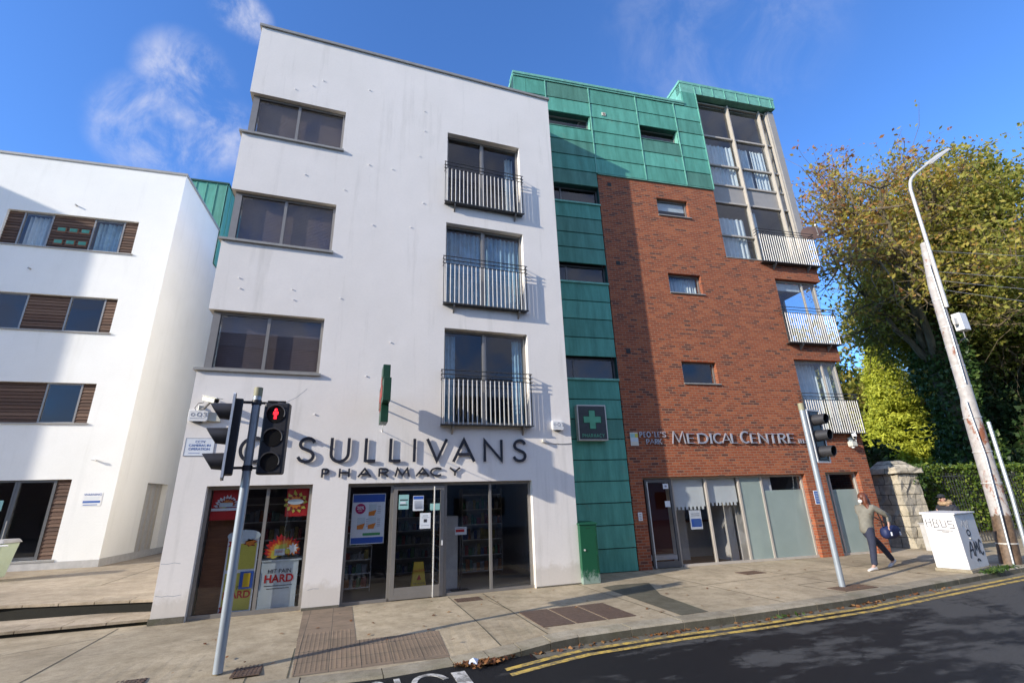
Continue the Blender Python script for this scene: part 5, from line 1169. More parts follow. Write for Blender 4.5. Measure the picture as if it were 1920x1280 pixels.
# pedestrian head: lit figure, shallow hoods
m = MB(); m.box(-.17, .17, -.02, .16, 0, 1.02); P_ = m.build('pedestrian_head', 'black', t, bevel=.025); P_.location = (.29, -.08, 2.32); P_.rotation_euler = (0, 0, R(-6))
for k in range(3):
    z = .17+.34*k; c_ = 'lens'
    MB().tube([(0, -.03, z), (0, -.0205, z)], .125, 24).build('lens', c_, P_)
    m = MB(); m.tube([(0.128*math.cos(a), -.05, z+.128*math.sin(a)) for a in np.linspace(R(-20), R(200), 20)], .010, 6); m.build('hood', 'visor', P_)
m = MB(); z = .85; m.ell((0, -.034, z+.058), (.021, .006, .024)); m.prism([(-.034, .035), (.034, .035), (.036, -.01), (.018, -.015), (.020, -.075), (-.020, -.075), (-.018, -.015), (-.036, -.01)], lambda p: (p[0], -.037, z+p[1]), lambda p: (p[0], -.031, z+p[1])); m.build('red_figure', 'redlamp', P_)
m = MB()
for z in (2.40, 3.33): m.box(-.20, -.03, -.02, .02, z, z+.035); m.box(.03, .28, -.01, .03, z, z+.03); m.tube([(0, 0, z-.02), (0, 0, z+.05)], .066, 16)
m.box(.16, .40, -.10, -.06, 3.345, 3.365); m.build('bracket', 'black', t)
t = thing('traffic_signal', 'far grey signal pole with one white-edged head turned to the right', 'traffic signal', (9.72, -3.0, 0))
MB().tube([(0, 0, -.05), (0, 0, 3.60)], .057, 22).build('pole', 'polegrey', t, smooth=True); MB().tube([(0, 0, 3.6005), (0, 0, 3.76)], .061, 22).build('pole_cap', 'polecap', t, smooth=True)
H = signal_head(t, True, .88, (-88, 268)); H.location = (.30, -.02, 2.50); H.rotation_euler = (0, 0, R(8))
m = MB()
for z in (2.6, 3.45): m.box(.03, .22, -.02, .02, z, z+.03)
m.build('bracket', 'black', t)
# green cabinet
t = thing('utility_cabinet', 'narrow green metal cabinet against the right end of the white wall', 'cabinet', (5.57, -.13, 0), R(-3))
m = MB(); m.box(-.22, .22, 0, .42, .0, 1.27); m.build('body', 'cabgreen', t, bevel=.012); m = MB(); m.hull8([(-.24, -.02, 1.271), (.24, -.02, 1.271), (.24, .44, 1.271), (-.24, .44, 1.271), (-.235, -.015, 1.30), (.235, -.015, 1.30), (.235, .43, 1.34), (-.235, .43, 1.34)]); m.build('lid', 'cabgreen', t)
m = MB(); m.box(.175, .178, -.003, -.0005, .05, 1.22); 
for k in range(3): m.box(-.06+.04*k, -.045+.04*k, -.003, -.0005, 1.18, 1.20)
m.build('door_gap', 'black', t)
for z_ in (.25, .65, 1.05): MB().box(.17, .20, -.014, -.0035, z_-.04, z_+.04).build('hinge', 'cabgreen', t)
MB().tube([(-.13, -.002, .72), (-.13, -.02, .72)], .022, 12).build('lock', 'steel', t)
# white graffitied cabinet
t = thing('signal_cabinet', 'white roadside cabinet with black graffiti near the kerb', 'cabinet', (14.22, -2.72, 0), 0)
c0 = Vector((13.46, -3.23)); c1 = Vector((14.98, -2.81)); c2 = Vector((13.94, -2.57)); dv = (c1-c0).normalized()
ang = math.atan2(.25, 1.35); t.location = (13.46, -3.20, 0); t.rotation_euler = (0, 0, ang)
W_, D_, H_ = 1.10, .62, 1.24
m = MB(); m.box(0, W_, 0, D_, .07, H_); m.build('body', 'cabwhite', t, bevel=.012); MB().box(-.03, W_+.03, -.03, D_+.03, 0, .07).build('plinth', 'kerb', t, bevel=.01)
m = MB(); m.hull8([(-.03, -.03, H_+.001), (W_+.03, -.03, H_+.001), (W_+.03, D_+.03, H_+.001), (-.03, D_+.03, H_+.001), (-.03, -.03, H_+.03), (W_+.03, -.03, H_+.03), (W_+.03, D_+.03, H_+.05), (-.03, D_+.03, H_+.05)]); m.build('lid', 'cabwhite', t, bevel=.006)
MB().box(W_/2-.004, W_/2+.004, -.002, -.0004, .1, 1.2).build('door_gap', 'cabgrey', t)
MB().tube([(W_/2-.06, -.001, .70), (W_/2-.06, -.02, .70)], .02, 12).build('lock', 'steel', t)
g1 = MB()     # left (street-end) face: plane x=0 -> coords (y from back)
FL = lambda p, y: (y, p[0], p[1])
for pts in ([(.57, 1.14), (.57, .96)], [(.57, 1.05), (.48, 1.07)], [(.48, 1.15), (.48, .97)], [(.43, 1.13), (.34, 1.12), (.36, 1.05), (.43, 1.06)], [(.43, 1.14), (.43, .95), (.34, .97), (.36, 1.05)], [(.29, 1.12), (.28, .96), (.20, .97), (.20, 1.10)], [(.06, 1.10), (.15, 1.10), (.15, 1.03), (.06, 1.02), (.06, .94), (.15, .95)], [(.40, .89), (.10, .885)], [(.32, .86), (.18, .857)]):
    ribbon(g1, pts, .014, FL, -.004, -.0006)
g1.build('graffiti', 'graffiti', t)
g2 = MB(); FR = lambda p, y: (p[0], y, p[1])
ribbon(g2, arc(.50, .82, .09, .06, 0, 360, 16), .035, FR, -.004, -.0006)
ribbon(g2, cr_spline([(.22, .30), (.30, .45), (.42, .62), (.47, .50), (.46, .33)]), .045, FR, -.005, -.0006); ribbon(g2, [(.26, .44), (.48, .47)], .035, FR, -.006, -.0006)
ribbon(g2, cr_spline([(.52, .32), (.58, .50), (.62, .60), (.66, .45), (.74, .60), (.76, .50), (.78, .36)]), .045, FR, -.005, -.0006)
ribbon(g2, cr_spline([(1.0, .58), (.94, .64), (.86, .56), (.84, .42), (.92, .33), (1.0, .38)]), .045, FR, -.005, -.0006); ribbon(g2, cr_spline([(.52, .22), (.60, .25), (.70, .21)]), .04, FR, -.005, -.0006)
g2.build('graffiti', 'graffiti', t)
g3 = MB()
for pts in ([(.20, 1.05), (.26, .95), (.32, 1.08), (.38, .96)], [(.42, 1.10), (.46, .90), (.50, 1.06)], [(.54, 1.05), (.60, .95), (.62, 1.08), (.55, .90)]): ribbon(g3, pts, .012, FR, -.004, -.0006)
g3.build('graffiti', 'graffiti_grey', t)
t = thing('utility_cabinet', 'low pale grey cabinet between the stone pier and the graffitied cabinet', 'cabinet', (17.25, -.42, 0), R(5))
MB().box(0, .55, 0, .38, .0, .78).build('body', 'cabgrey', t, bevel=.01); MB().box(-.02, .57, -.02, .40, .781, .80).build('lid', 'cabgrey', t); MB().box(.15, .35, -.004, -.0005, .56, .60).build('label_plate', 'paper', t)
# utility pole, leaning
t = thing('utility_pole', 'leaning white painted pole with peeling rust and dark foot', 'pole', (15.88, -2.75, 0)); px_ = 15.88
def PP(x, z, y=0): return (x-px_, y, z)
MB().tube([PP(15.83, -.05), PP(16.10, 1.15), PP(16.30, 3.6)], [.215, .195, .185], 26).build('lower_shaft', 'pole', t, smooth=True)
MB().tube([PP(16.30, 3.601), PP(16.34, 3.95), PP(16.40, 4.2), PP(16.53, 6.1), PP(16.64, 7.7), PP(16.93, 9.2)], [.185, .172, .155, .14, .13, .11], 24).build('upper_shaft', 'pole', t, smooth=True)
m = MB()
for z in (.45, 1.9, 2.7, 3.62, 4.5, 5.1, 5.7, 6.3, 7.2, 7.6, 8.0, 8.4, 8.8): 
    x = np.interp(z, [0, 1.15, 3.6, 4.2, 6.1, 7.7, 9.2], [15.84, 16.10, 16.30, 16.40, 16.53, 16.64, 16.93]); r = np.interp(z, [0, 3.6, 4.2, 9.2], [.218, .188, .158, .113])
    m.tube([PP(x, z), PP(x, z+.03)], r+.008, 20)
m.build('strap', 'steel', t)
m = MB(); m.tube([PP(15.62, 0, -.16), PP(15.98, 2.6, -.16), PP(16.08, 4.1, -.1)], .022, 8); m.tube([PP(16.3, .0, -.16), PP(16.42, 1.6, -.2), PP(16.62, 3.5, -.16)], .045, 8); m.tube([PP(16.22, 4.6, -.16), PP(16.40, 6.3, -.15), PP(16.55, 8.4, -.12)], .016, 8); m.build('conduit', 'polegrey', t)
# the lamp on it
t = thing('street_lamp', 'slim steel column with a curved arm and flat lamp head strapped to the pole top', 'street lamp', (16.55, -2.86, 7.6))
q = lambda x, y, z: (x-.12*(z > 9)-.16*max(0, z-11.6)-16.55, y+2.86, z-7.6)
pts = [q(16.56, -2.92, 6.9), q(16.72, -2.92, 9.0), q(16.98, -2.92, 11.1)] + [q(*p) for p in ((17.00, -2.95, 11.32), (17.09, -2.97, 11.50), (17.30, -3.02, 11.70), (17.85, -3.12, 12.06), (18.05, -3.16, 12.18))]
MB().tube(pts, [.055, .05, .045, .045, .045, .042, .038, .036], 14).build('column', 'steel', t, smooth=True)
a = Vector(q(18.02, -3.16, 12.16)); b = Vector(q(18.95, -3.30, 12.78)); d = (b-a).normalized(); s_ = Vector((0.12, -.99, 0)).normalized(); u_ = s_.cross(d).normalized()
if u_.z < 0: u_ = -u_
def LP(i, j, k): return a + (b-a)*i + s_*j + u_*k
m = MB(); m.add([LP(0, -.11, -.05), LP(1, -.20, -.06), LP(1, .20, -.06), LP(0, .11, -.05), LP(0, -.08, .06), LP(1, -.17, .01), LP(1, .17, .01), LP(0, .08, .06)], ((3, 2, 1, 0), (4, 5, 6, 7), (0, 1, 5, 4), (1, 2, 6, 5), (2, 3, 7, 6), (3, 0, 4, 7))); m.build('lamp_head', 'steel', t, bevel=.01)
m = MB(); m.add([LP(.12, -.10, -.070), LP(.96, -.18, -.075), LP(.96, .18, -.075), LP(.12, .10, -.070), LP(.12, -.10, -.045), LP(.96, -.18, -.050), LP(.96, .18, -.050), LP(.12, .10, -.045)], ((3, 2, 1, 0), (4, 5, 6, 7), (0, 1, 5, 4), (1, 2, 6, 5), (2, 3, 7, 6), (3, 0, 4, 7))); m.build('lens', 'lens', t)
t = thing('junction_box', 'white weathered box fixed to the leaning pole', 'junction box', (16.78, -2.95, 6.15)); m = MB(); m.box(-.02, .30, -.11, .11, .03, .56); m.build('case', 'white', t, bevel=.02); MB().box(-.20, -.021, -.03, .03, .2, .4).build('bracket', 'steel', t)
MB().tube([(.1, 0, -.001), (.08, 0, -.2), (-.2, 0, -.3)], .02, 8).build('cable', 'black', t)
# wires
def wire(p, q_, sag, lb):
    p = Vector(p); q_ = Vector(q_); m = MB(); pts = [p.lerp(q_, i/24) - Vector((0, 0, sag*4*(i/24)*(1-i/24))) for i in range(25)]
    m.tube(pts, .007, 5, caps=False); tag(m.build('overhead_wire', 'steel', smooth=True), lb, 'wire', 'wires running right from the pole')
wire((16.85, -2.75, 8.95), (46, -6.5, 11.6), .5, 'topmost overhead wire leaving the leaning pole'); wire((16.72, -2.75, 8.2), (46, -6.5, 10.2), .5, 'second overhead wire from the top of the leaning pole')
wire((16.68, -2.75, 7.9), (46, -6.2, 9.2), .5, 'third overhead wire from the top of the leaning pole'); wire((16.64, -2.75, 7.6), (46, -6.2, 8.0), .6, 'lowest overhead wire leaving the leaning pole')
# stone pier, low wall, railing, hedge
t = thing('stone_pier', 'old limestone gate pier with a domed cap beside the brick block', 'pier', (17.85, .80, 0), R(-8))
def rough_box(x0, x1, y0, y1, z0, z1, n=5, nz=12, amp=.035, taper=0):
    bm = MB(); rr = random.Random(5)
    def ring(z):
        k = 1-taper*(z-z0)/(z1-z0); cx_, cy_ = (x0+x1)/2, (y0+y1)/2; out = []
        cs = [(x0, y0), (x1, y0), (x1, y1), (x0, y1)]
        for i in range(4):
            for j in range(n):
                a, b = cs[i], cs[(i+1) % 4]; x_, y_ = a[0]+(b[0]-a[0])*j/n, a[1]+(b[1]-a[1])*j/n
                out.append((cx_+(x_-cx_)*k+rr.uniform(-amp, amp), cy_+(y_-cy_)*k+rr.uniform(-amp, amp), z+rr.uniform(-amp, amp)*.3))
        return out
    vs = []; 
    for i in range(nz+1): vs += ring(z0+(z1-z0)*i/nz)
    N_ = 4*n; fs = [(i*N_+k, i*N_+(k+1) % N_, (i+1)*N_+(k+1) % N_, (i+1)*N_+k) for i in range(nz) for k in range(N_)] + [tuple(nz*N_+k for k in range(N_))]
    return bm.add(vs, fs)
rough_box(-.32, .50, -.50, .50, -.05, 2.34).build('shaft', 'stone', t); rough_box(-.44, .62, -.62, .62, 2.33, 2.50, 5, 2, .02).build('cap_slab', 'stone', t); rough_box(-.36, .54, -.54, .54, 2.48, 2.76, 5, 4, .02, .55).build('cap', 'stone', t)
t = thing('park_wall', 'low grey stone wall running under the hedge', 'wall', (18.4, .95, 0), R(-1)); rough_box(0, 40, -.18, .18, -.05, .72, 30, 2, .02).build('wall', 'stone', t)
t = thing('park_railing', 'dark iron railing in front of the hedge', 'railing', (18.4, .62, 0), R(-1)); m = MB(); m.tube([(0, 0, 2.2), (40, 0, 2.2)], .02, 6); m.tube([(0, 0, .8), (40, 0, .8)], .02, 6)
for k in range(270): m.tube([(k*.15, 0, .0), (k*.15, 0, 2.32)], .009, 4)
m.build('rails', 'rail', t)

# ---------------------------------------------------------------- foliage
def leaves(name, mat, parent, centers, size, tone, flatten=0, seed=0, up=0, elong=1.5):
    r = np.random.default_rng(seed); n = len(centers); C = np.asarray(centers, dtype=np.float64)
    nrm = r.normal(size=(n, 3)); nrm[:, 2] += up; nrm /= np.linalg.norm(nrm, axis=1)[:, None]
    a = np.cross(nrm, r.normal(size=(n, 3))); a /= np.linalg.norm(a, axis=1)[:, None]; b = np.cross(nrm, a)
    s = size*r.uniform(.6, 1.35, n)[:, None]
    v = np.stack([C-a*s*elong*.5, C+b*s*.42+nrm*s*.08, C+a*s*elong*.5, C-b*s*.42+nrm*s*.08], 1).reshape(-1, 3)
    me = bpy.data.meshes.new(name); me.vertices.add(4*n); me.vertices.foreach_set('co', v.ravel())
    me.loops.add(4*n); me.loops.foreach_set('vertex_index', np.arange(4*n, dtype=np.int32)); me.polygons.add(n)
    me.polygons.foreach_set('loop_start', np.arange(0, 4*n, 4, dtype=np.int32)); me.polygons.foreach_set('loop_total', np.full(n, 4, dtype=np.int32))
    at = me.attributes.new('tone', 'FLOAT', 'FACE'); at.data.foreach_set('value', np.clip(np.asarray(tone, dtype=np.float32), 0, 1))
    me.materials.append(MT[mat]); me.update(); me.validate(); o = bpy.data.objects.new(name, me); COL.objects.link(o); o.parent = parent; return o
def bent(p, q_, r, n=6, wob=.12, sagz=0):
    p, q_ = np.array(p, float), np.array(q_, float); L = np.linalg.norm(q_-p); o1 = r.normal(size=3)*wob*L; out = []
    for i in range(n+1):
        t = i/n; out.append(p+(q_-p)*t+o1*math.sin(math.pi*t)*.6+r.normal(size=3)*L*.015*(0 < i < n)+np.array([0, 0, sagz*L*math.sin(math.pi*t)]))
    return out
def tree(name, label, base, trunk, tr, crown, n_limb, n_sub, n_leaf, lsize, mat, seed, dens=None, group=None, tone_fn=None, clr=.55, twigs=5, cat='tree', bark='bark', lower=-.6):
    """trunk = list of local points; crown = (centre, radii) local; branches reach out to points spread through the crown"""
    r = np.random.default_rng(seed); t = thing(name, label, cat, base, 0, group)
    tp = [np.array(p, float) for p in trunk]; tm_ = MB(); tm_.tube([Vector(p) for p in tp], [tr*(1-.62*i/(len(tp)-1))+(.35*tr if i == 0 else 0) for i in range(len(tp))], 14)
    tm_.build('trunk', bark, t, smooth=True)
    lm = MB(); tw = MB(); cen = []; ton = []
    cc, rad = np.array(crown[0], float), np.array(crown[1], float)
    ends = []
    while len(ends) < n_limb:
        d = r.normal(size=3); d /= np.linalg.norm(d)
        if d[2] < lower: continue
        k = r.uniform(.55, .86); e = cc+d*rad*k
        if all(np.linalg.norm((e-x)/rad) > .9/math.sqrt(n_limb)*1.2 for x in ends) or r.random() < .05: ends.append(e)
    for e in ends:
        s = tp[r.integers(max(1, len(tp)//2), len(tp))]; L = np.linalg.norm(e-s); P = bent(s, e, r, 8, .10, .05)
        r0 = tr*.30*min(1, L/8); lm.tube([Vector(p) for p in P], [r0*(1-.8*i/8)+.012 for i in range(9)], 8, False)
        for j in range(n_sub):
            i = r.integers(3, 9); s2 = P[min(i, 8)]; d = r.normal(size=3); d /= np.linalg.norm(d); out = (s2-cc)/rad; e2 = s2+(d*.8+out/max(np.linalg.norm(out), .2)*.6)*rad*r.uniform(.22, .42)
            q_ = (e2-cc)/rad; ql = np.linalg.norm(q_)
            lim = .98+.07*math.sin(e2[0]*1.7+seed)+.05*math.sin(e2[2]*2.3+e2[1]*1.1)
            if ql > lim: e2 = cc+q_/ql*lim*rad
            if dens is not None and dens(e2[None])[0] < .05: continue
            if np.linalg.norm(e2-s2) > .55*rad.mean(): e2 = s2+(e2-s2)/np.linalg.norm(e2-s2)*.55*rad.mean()
            P2 = bent(s2, e2, r, 5, .10); L2 = np.linalg.norm(e2-s2)
            tw.tube([Vector(p) for p in P2], [max(.008, r0*.36*(1-.85*k/5)) for k in range(6)], 5, False)
            for k in range(twigs):
                s3 = P2[r.integers(2, 6)]; e3 = s3+r.normal(size=3)*clr*rad.mean()*.22+np.array([0, 0, .1])
                P3 = bent(s3, e3, r, 2, .1); tw.tube([Vector(p) for p in P3], [.012, .009, .005], 4, False)
                cen.append(e3); cen.append(P3[1]); base_t = r.uniform(0, 1); ton += [base_t, base_t]
    lm.build('limbs', bark, t, smooth=True); tw.build('branches', 'twig', t, smooth=True)
    cen = np.array(cen); ton = np.array(ton); idx = r.integers(0, len(cen), n_leaf)
    C = cen[idx]+r.normal(size=(n_leaf, 3))*clr*rad.mean()*.062*np.array([1, 1, .75])
    T = ton[idx]*.62+r.uniform(0, 1, n_leaf)*.38
    if tone_fn is not None: T = tone_fn(C, T, r)
    if dens is not None: keep = r.random(n_leaf) < dens(C); C = C[keep]; T = T[keep]
    leaves('crown', mat, t, C, lsize, T, seed=seed, up=.5); return t
# big autumn tree, with ivy on its trunks
def dn(C):      # thin, see-through at the left and the top, dense at the lower right
    x = C[:, 0]; z = C[:, 2]; return np.clip(.45+.085*(x-.3)-.022*(z-15), .15, 1)*np.clip((z-9.0)/1.8+np.clip((x-1.2)/1.5, 0, 1), 0.02, 1)
def tn(C, T, r): return np.clip(T*.62+.022*(C[:, 2]-11)-.055*(C[:, 0]+2)*.6+.12, 0, 1)
big = tree('autumn_tree', 'tall half-bare autumn tree with rusty leaves and ivy-clad trunk behind the lamp', (30.2, 4.6, 0),
  [(0, 0, -.3), (.1, 0, 2), (-.2, .1, 5), (-.3, .2, 8), (.3, .1, 11), (.6, 0, 14)], .62, ((.3, .2, 14.4), (7.8, 5.6, 9.0)), 26, 18, 118000, .155, 'leaf_autumn', 11, dn, tone_fn=tn, clr=.50, twigs=6, lower=-.75)
r = np.random.default_rng(3); n = 9000; z = r.uniform(0, 12.5, n); a = r.uniform(0, 2*math.pi, n); rr = .72+.28*np.sin(z*1.3+a*2)+r.uniform(0, .45, n)
cx_ = np.interp(z, [0, 5, 8, 12.5], [0, -.2, -.3, .5]); leaves('ivy', 'leaf_ivy', big, np.stack([cx_+rr*np.cos(a), rr*np.sin(a), z], 1), .17, r.uniform(0, 1, n), seed=4)
tree('autumn_tree', 'dense olive autumn tree cut by the right edge of the photo', (38.5, 5.5, 0), [(0, 0, -.3), (0, 0, 4), (.5, 0, 8), (.4, 0, 12)], .6, ((.8, 0, 13.4), (7.2, 6, 9.2)), 26, 16, 115000, .17, 'leaf_olive', 21, dens=lambda C: np.clip((C[:, 2]-9.0)/1.5+np.clip((C[:, 0]+2.5)/1.5, 0, 1), .02, 1), tone_fn=lambda C, T, r: np.clip(T*.8+.1, 0, 1), clr=.7, lower=-.8)
for i, (lb, x, y, h, rx, mt, nl, ls) in enumerate((('bushy yellow-green tree behind the brick corner and the golden conifer', 44.0, 23.0, 18.0, 6.5, 'leaf_olive', 22000, .30), ('dark ivy-covered tree between the golden conifer and the leaning pole', 34.4, 5.6, 7.6, 2.6, 'leaf_dark', 13000, .19), ('dark green tree low behind the hedge, right of the leaning pole', 38.0, 6.6, 7.5, 3.8, 'leaf_ivy', 15000, .20),
   ('dark tree low behind the hedge at the right edge', 40.0, 4.6, 8.5, 4.0, 'leaf_dark', 14000, .24), ('broad dark tree far back in the park behind the pole', 52.0, 20.0, 13.0, 7.0, 'leaf_olive', 16000, .34), ('dark shrubby tree deep in shade beside the brick wall', 20.9, 4.2, 4.6, 1.9, 'leaf_dark', 9000, .16), ('far tree filling the gap at the right edge', 54.0, 12.0, 15.0, 7.5, 'leaf_olive', 15000, .34), ('far dark tree behind the big autumn tree', 48.0, 24.0, 14.0, 8.5, 'leaf_dark', 14000, .36))):
    tree('park_tree', lb, (x, y, 0), [(0, 0, -.2), (.1, 0, h*.25), (-.1, .1, h*.45), (0, 0, h*.6)], .10+h*.02, ((0, 0, h*.52), (rx, rx, h*.50)), 14, 9, nl, ls, mt, 40+i, group='trees in the park', clr=.8, lower=-.95)
# golden conifer
t = thing('golden_conifer', 'bright yellow-green conical conifer behind the stone pier', 'tree', (40.3, 14.0, 0)); MB().tube([(0, 0, -.2), (0, 0, 8)], [.28, .08], 10).build('trunk', 'bark', t, smooth=True)
r = np.random.default_rng(9); C = []; T = []
nb = 860
for i in range(nb):
    z = .8+12.3*(i/nb)**.88; R_ = 3.3*(1-z/13.3)**.92+.04; a = r.uniform(0, 2*math.pi); rad_ = R_*r.uniform(.76, 1.10)+.22*math.sin(a*3+z*1.3)
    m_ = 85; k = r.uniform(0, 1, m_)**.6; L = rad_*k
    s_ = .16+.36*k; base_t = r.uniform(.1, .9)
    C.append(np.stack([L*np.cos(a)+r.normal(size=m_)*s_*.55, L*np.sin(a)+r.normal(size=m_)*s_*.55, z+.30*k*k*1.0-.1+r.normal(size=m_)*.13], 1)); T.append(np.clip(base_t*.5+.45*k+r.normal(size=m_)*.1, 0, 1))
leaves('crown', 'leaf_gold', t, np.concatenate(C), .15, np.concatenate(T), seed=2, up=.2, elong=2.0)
# hedge
t = thing('hedge', 'clipped green hedge behind the low wall at the right', 'hedge', (18.4, 1.0, 0), R(-1)); r = np.random.default_rng(12); n = 42000
def hedge_pts(n):
    x = 40*r.uniform(0, 1, n)**1.35; s = r.uniform(0, 1, n); front = s < .72
    y = np.where(front, -.42+np.abs(r.normal(size=n))*.13*.8-.05*np.sin(x*2.1), r.uniform(-.45, .9, n)); z = np.where(front, r.uniform(.35, 2.55, n), 2.52+r.normal(size=n)*.06+.04*np.sin(x*1.7))
    return np.stack([x, y, z], 1)
leaves('foliage', 'leaf_hedge', t, hedge_pts(n), .085, np.clip(r.beta(2, 2.4, n), 0, 1), seed=5, up=.3, elong=1.3)
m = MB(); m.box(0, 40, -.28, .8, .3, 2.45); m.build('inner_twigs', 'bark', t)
# ivy tuft at the pier, weeds and dead leaves
r = np.random.default_rng(8); n = 500; leaves_ = leaves('ivy_clump', 'leaf_ivy', None, np.stack([18.35+r.normal(size=n)*.14, .35+r.normal(size=n)*.12, 2.2+r.normal(size=n)*.2], 1), .06, r.uniform(0, 1, n), seed=6); tag(leaves_, 'clump of ivy hanging at the right side of the stone pier cap', 'ivy'); leaves_['kind'] = 'stuff'
n = 700; k = (r.uniform(0, 1, n) > .5).astype(int)+(r.uniform(0, 1, n) > .93); cs = np.array([(14.75, -3.12, .0), (14.1, -3.26, .0), (7.2, -3.95, -.11)])[np.minimum(k, 2)]
o = leaves('weeds', 'leaf_ivy', None, cs+r.normal(size=(n, 3))*np.array([.20, .04, .015])+np.array([0, 0, .02]), .035, r.uniform(.3, 1, n), seed=7, elong=2.4); o['kind'] = 'stuff'
n = 600; x = np.concatenate([1.85+r.normal(size=360)*.15, r.uniform(2.5, 12, 240)]); y = np.array([kyi(v) for v in x])-np.abs(r.normal(size=n))*.07-.03
o = leaves('fallen_leaves', 'leaf_dead', None, np.stack([x, y, ZR+.012+r.uniform(0, .035, n)*(x < 2.6)], 1), .05, r.uniform(0, 1, n), seed=8, up=3); o['kind'] = 'stuff'
n = 90; o = leaves('scattered_leaves', 'leaf_dead', None, np.stack([r.uniform(-2, 15, n), r.uniform(-3.4, -.3, n), np.full(n, .012)], 1), .05, r.uniform(0, 1, n), seed=18, up=8); o['kind'] = 'stuff'
m = MB(); m.add([(1.66, -4.10, ZR+.03), (1.78, -4.13, ZR+.035), (1.82, -4.05, ZR+.07), (1.71, -4.03, ZR+.065), (1.74, -4.08, ZR+.10)], ((0, 1, 4), (1, 2, 4), (2, 3, 4), (3, 0, 4), (0, 3, 2, 1))); tag(m.build('litter', 'paper'), 'crumpled white paper among the dead leaves in the gutter', 'litter')

# ============================================================ PEOPLE
def skin(name, nodes, edges, mat, parent, root=0, sub=2):
    me = bpy.data.meshes.new(name); me.from_pydata([n_[0] for n_ in nodes], edges, []); o = bpy.data.objects.new(name, me); COL.objects.link(o); o.parent = parent
    o.modifiers.new('skin', 'SKIN')
    if not me.skin_vertices: me.attributes  # layer is made with the modifier
    sv = me.skin_vertices[0].data
    for i, n_ in enumerate(nodes):
        r_ = n_[1]; sv[i].radius = r_ if isinstance(r_, tuple) else (r_, r_)
    sv[root].use_root = True
    s = o.modifiers.new('sub', 'SUBSURF'); s.levels = sub; s.render_levels = sub
    me.materials.append(MT[mat]); 
    o.modifiers['skin'].use_smooth_shade = True
    return o
def hand(nodes, edges, wi, w, d, side):     # wrist index, wrist position, direction
    w = Vector(w); d = Vector(d).normalized(); s_ = d.orthogonal().normalized(); u = d.cross(s_)
    nodes.append((tuple(w+d*.05), (.022, .03))); p = len(nodes)-1; edges.append((wi, p))
    for k, (off, ln) in enumerate(((-.028, .068), (-.010, .078), (.009, .074), (.027, .058))):
        a = w+d*.075+s_*off; nodes.append((tuple(a), .0105)); i0 = len(nodes)-1; edges.append((p, i0)); b = a+d*ln*.5; nodes.append((tuple(b), .009)); edges.append((i0, i0+1)); c_ = b+d*ln*.3-u*ln*.4; nodes.append((tuple(c_), .0075)); edges.append((i0+1, i0+2))
    a = w+d*.02+s_*(-.035)*side; nodes.append((tuple(a), .011)); i0 = len(nodes)-1; edges.append((p, i0)); nodes.append((tuple(a+d*.035-s_*.015*side-u*.01), .0085)); edges.append((i0, i0+1))
wx, wy = 12.45, -1.80
t = thing('person', 'person walking left in an olive-grey jacket and navy trousers with long auburn hair', 'person', (wx, wy, 0))
def W(x, y, z): return (x-wx, y, z)
# body: one surface  (walking towards -x, rear leg stretched back to +x)
nd = [(W(12.47, 0, .92), (.07, .09)), (W(12.50, 0, 1.10), (.07, .09)), (W(12.55, 0, 1.30), (.09, .12)), (W(12.60, 0, 1.43), (.09, .12)), (W(12.60, 0, 1.51), .052), (W(12.575, 0, 1.58), .062), (W(12.56, 0, 1.68), (.085, .078)), (W(12.56, 0, 1.75), (.06, .055)),
      (W(12.42, -.09, .84), .055), (W(12.36, -.10, .50), .062), (W(12.28, -.10, .12), .038), (W(12.18, -.10, .045), .036),
      (W(12.56, .09, .84), .055), (W(12.93, .10, .50), .062), (W(13.24, .10, .16), .038), (W(13.15, .10, .05), .034),
      (W(12.60, -.19, 1.41), .05), (W(12.90, -.29, 1.20), .038), (W(12.86, -.30, 1.02), .03),
      (W(12.60, .19, 1.41), .055), (W(12.76, .24, 1.18), .042), (W(12.92, .22, 1.05), .032)]
ed_ = [(0, 1), (1, 2), (2, 3), (3, 4), (4, 5), (5, 6), (6, 7), (0, 8), (8, 9), (9, 10), (10, 11), (0, 12), (12, 13), (13, 14), (14, 15), (3, 16), (16, 17), (17, 18), (3, 19), (19, 20), (20, 21)]
hand(nd, ed_, 18, nd[18][0], (-.4, 0, -.7), 1); hand(nd, ed_, 21, nd[21][0], (.6, -.1, -.5), -1)
body = skin('body', nd, ed_, 'skin', t)
skin('jacket', [(W(12.45, 0, .77), (.17, .20)), (W(12.48, 0, .98), (.15, .18)), (W(12.53, 0, 1.18), (.14, .165)), (W(12.58, 0, 1.36), (.14, .18)), (W(12.60, 0, 1.46), (.09, .11)), (W(12.605, 0, 1.51), (.065, .065)),
   (W(12.60, -.20, 1.42), .085), (W(12.93, -.30, 1.20), .066), (W(12.87, -.30, 1.05), .052), (W(12.60, .20, 1.42), .078), (W(12.80, .26, 1.19), .062), (W(12.92, .23, 1.07), .05)],
   [(0, 1), (1, 2), (2, 3), (3, 4), (4, 5), (3, 6), (6, 7), (7, 8), (3, 9), (9, 10), (10, 11)], 'jacket', t)
skin('trousers', [(W(12.48, 0, 1.04), (.12, .145)), (W(12.47, 0, .85), (.14, .165)), (W(12.42, -.09, .78), .105), (W(12.37, -.10, .50), .082), (W(12.30, -.10, .20), .070), (W(12.285, -.10, .09), .072),
   (W(12.58, .09, .78), .105), (W(12.93, .10, .52), .08), (W(13.17, .10, .24), .066), (W(13.25, .10, .14), .066)], [(0, 1), (1, 2), (2, 3), (3, 4), (4, 5), (1, 6), (6, 7), (7, 8), (8, 9)], 'navy', t)
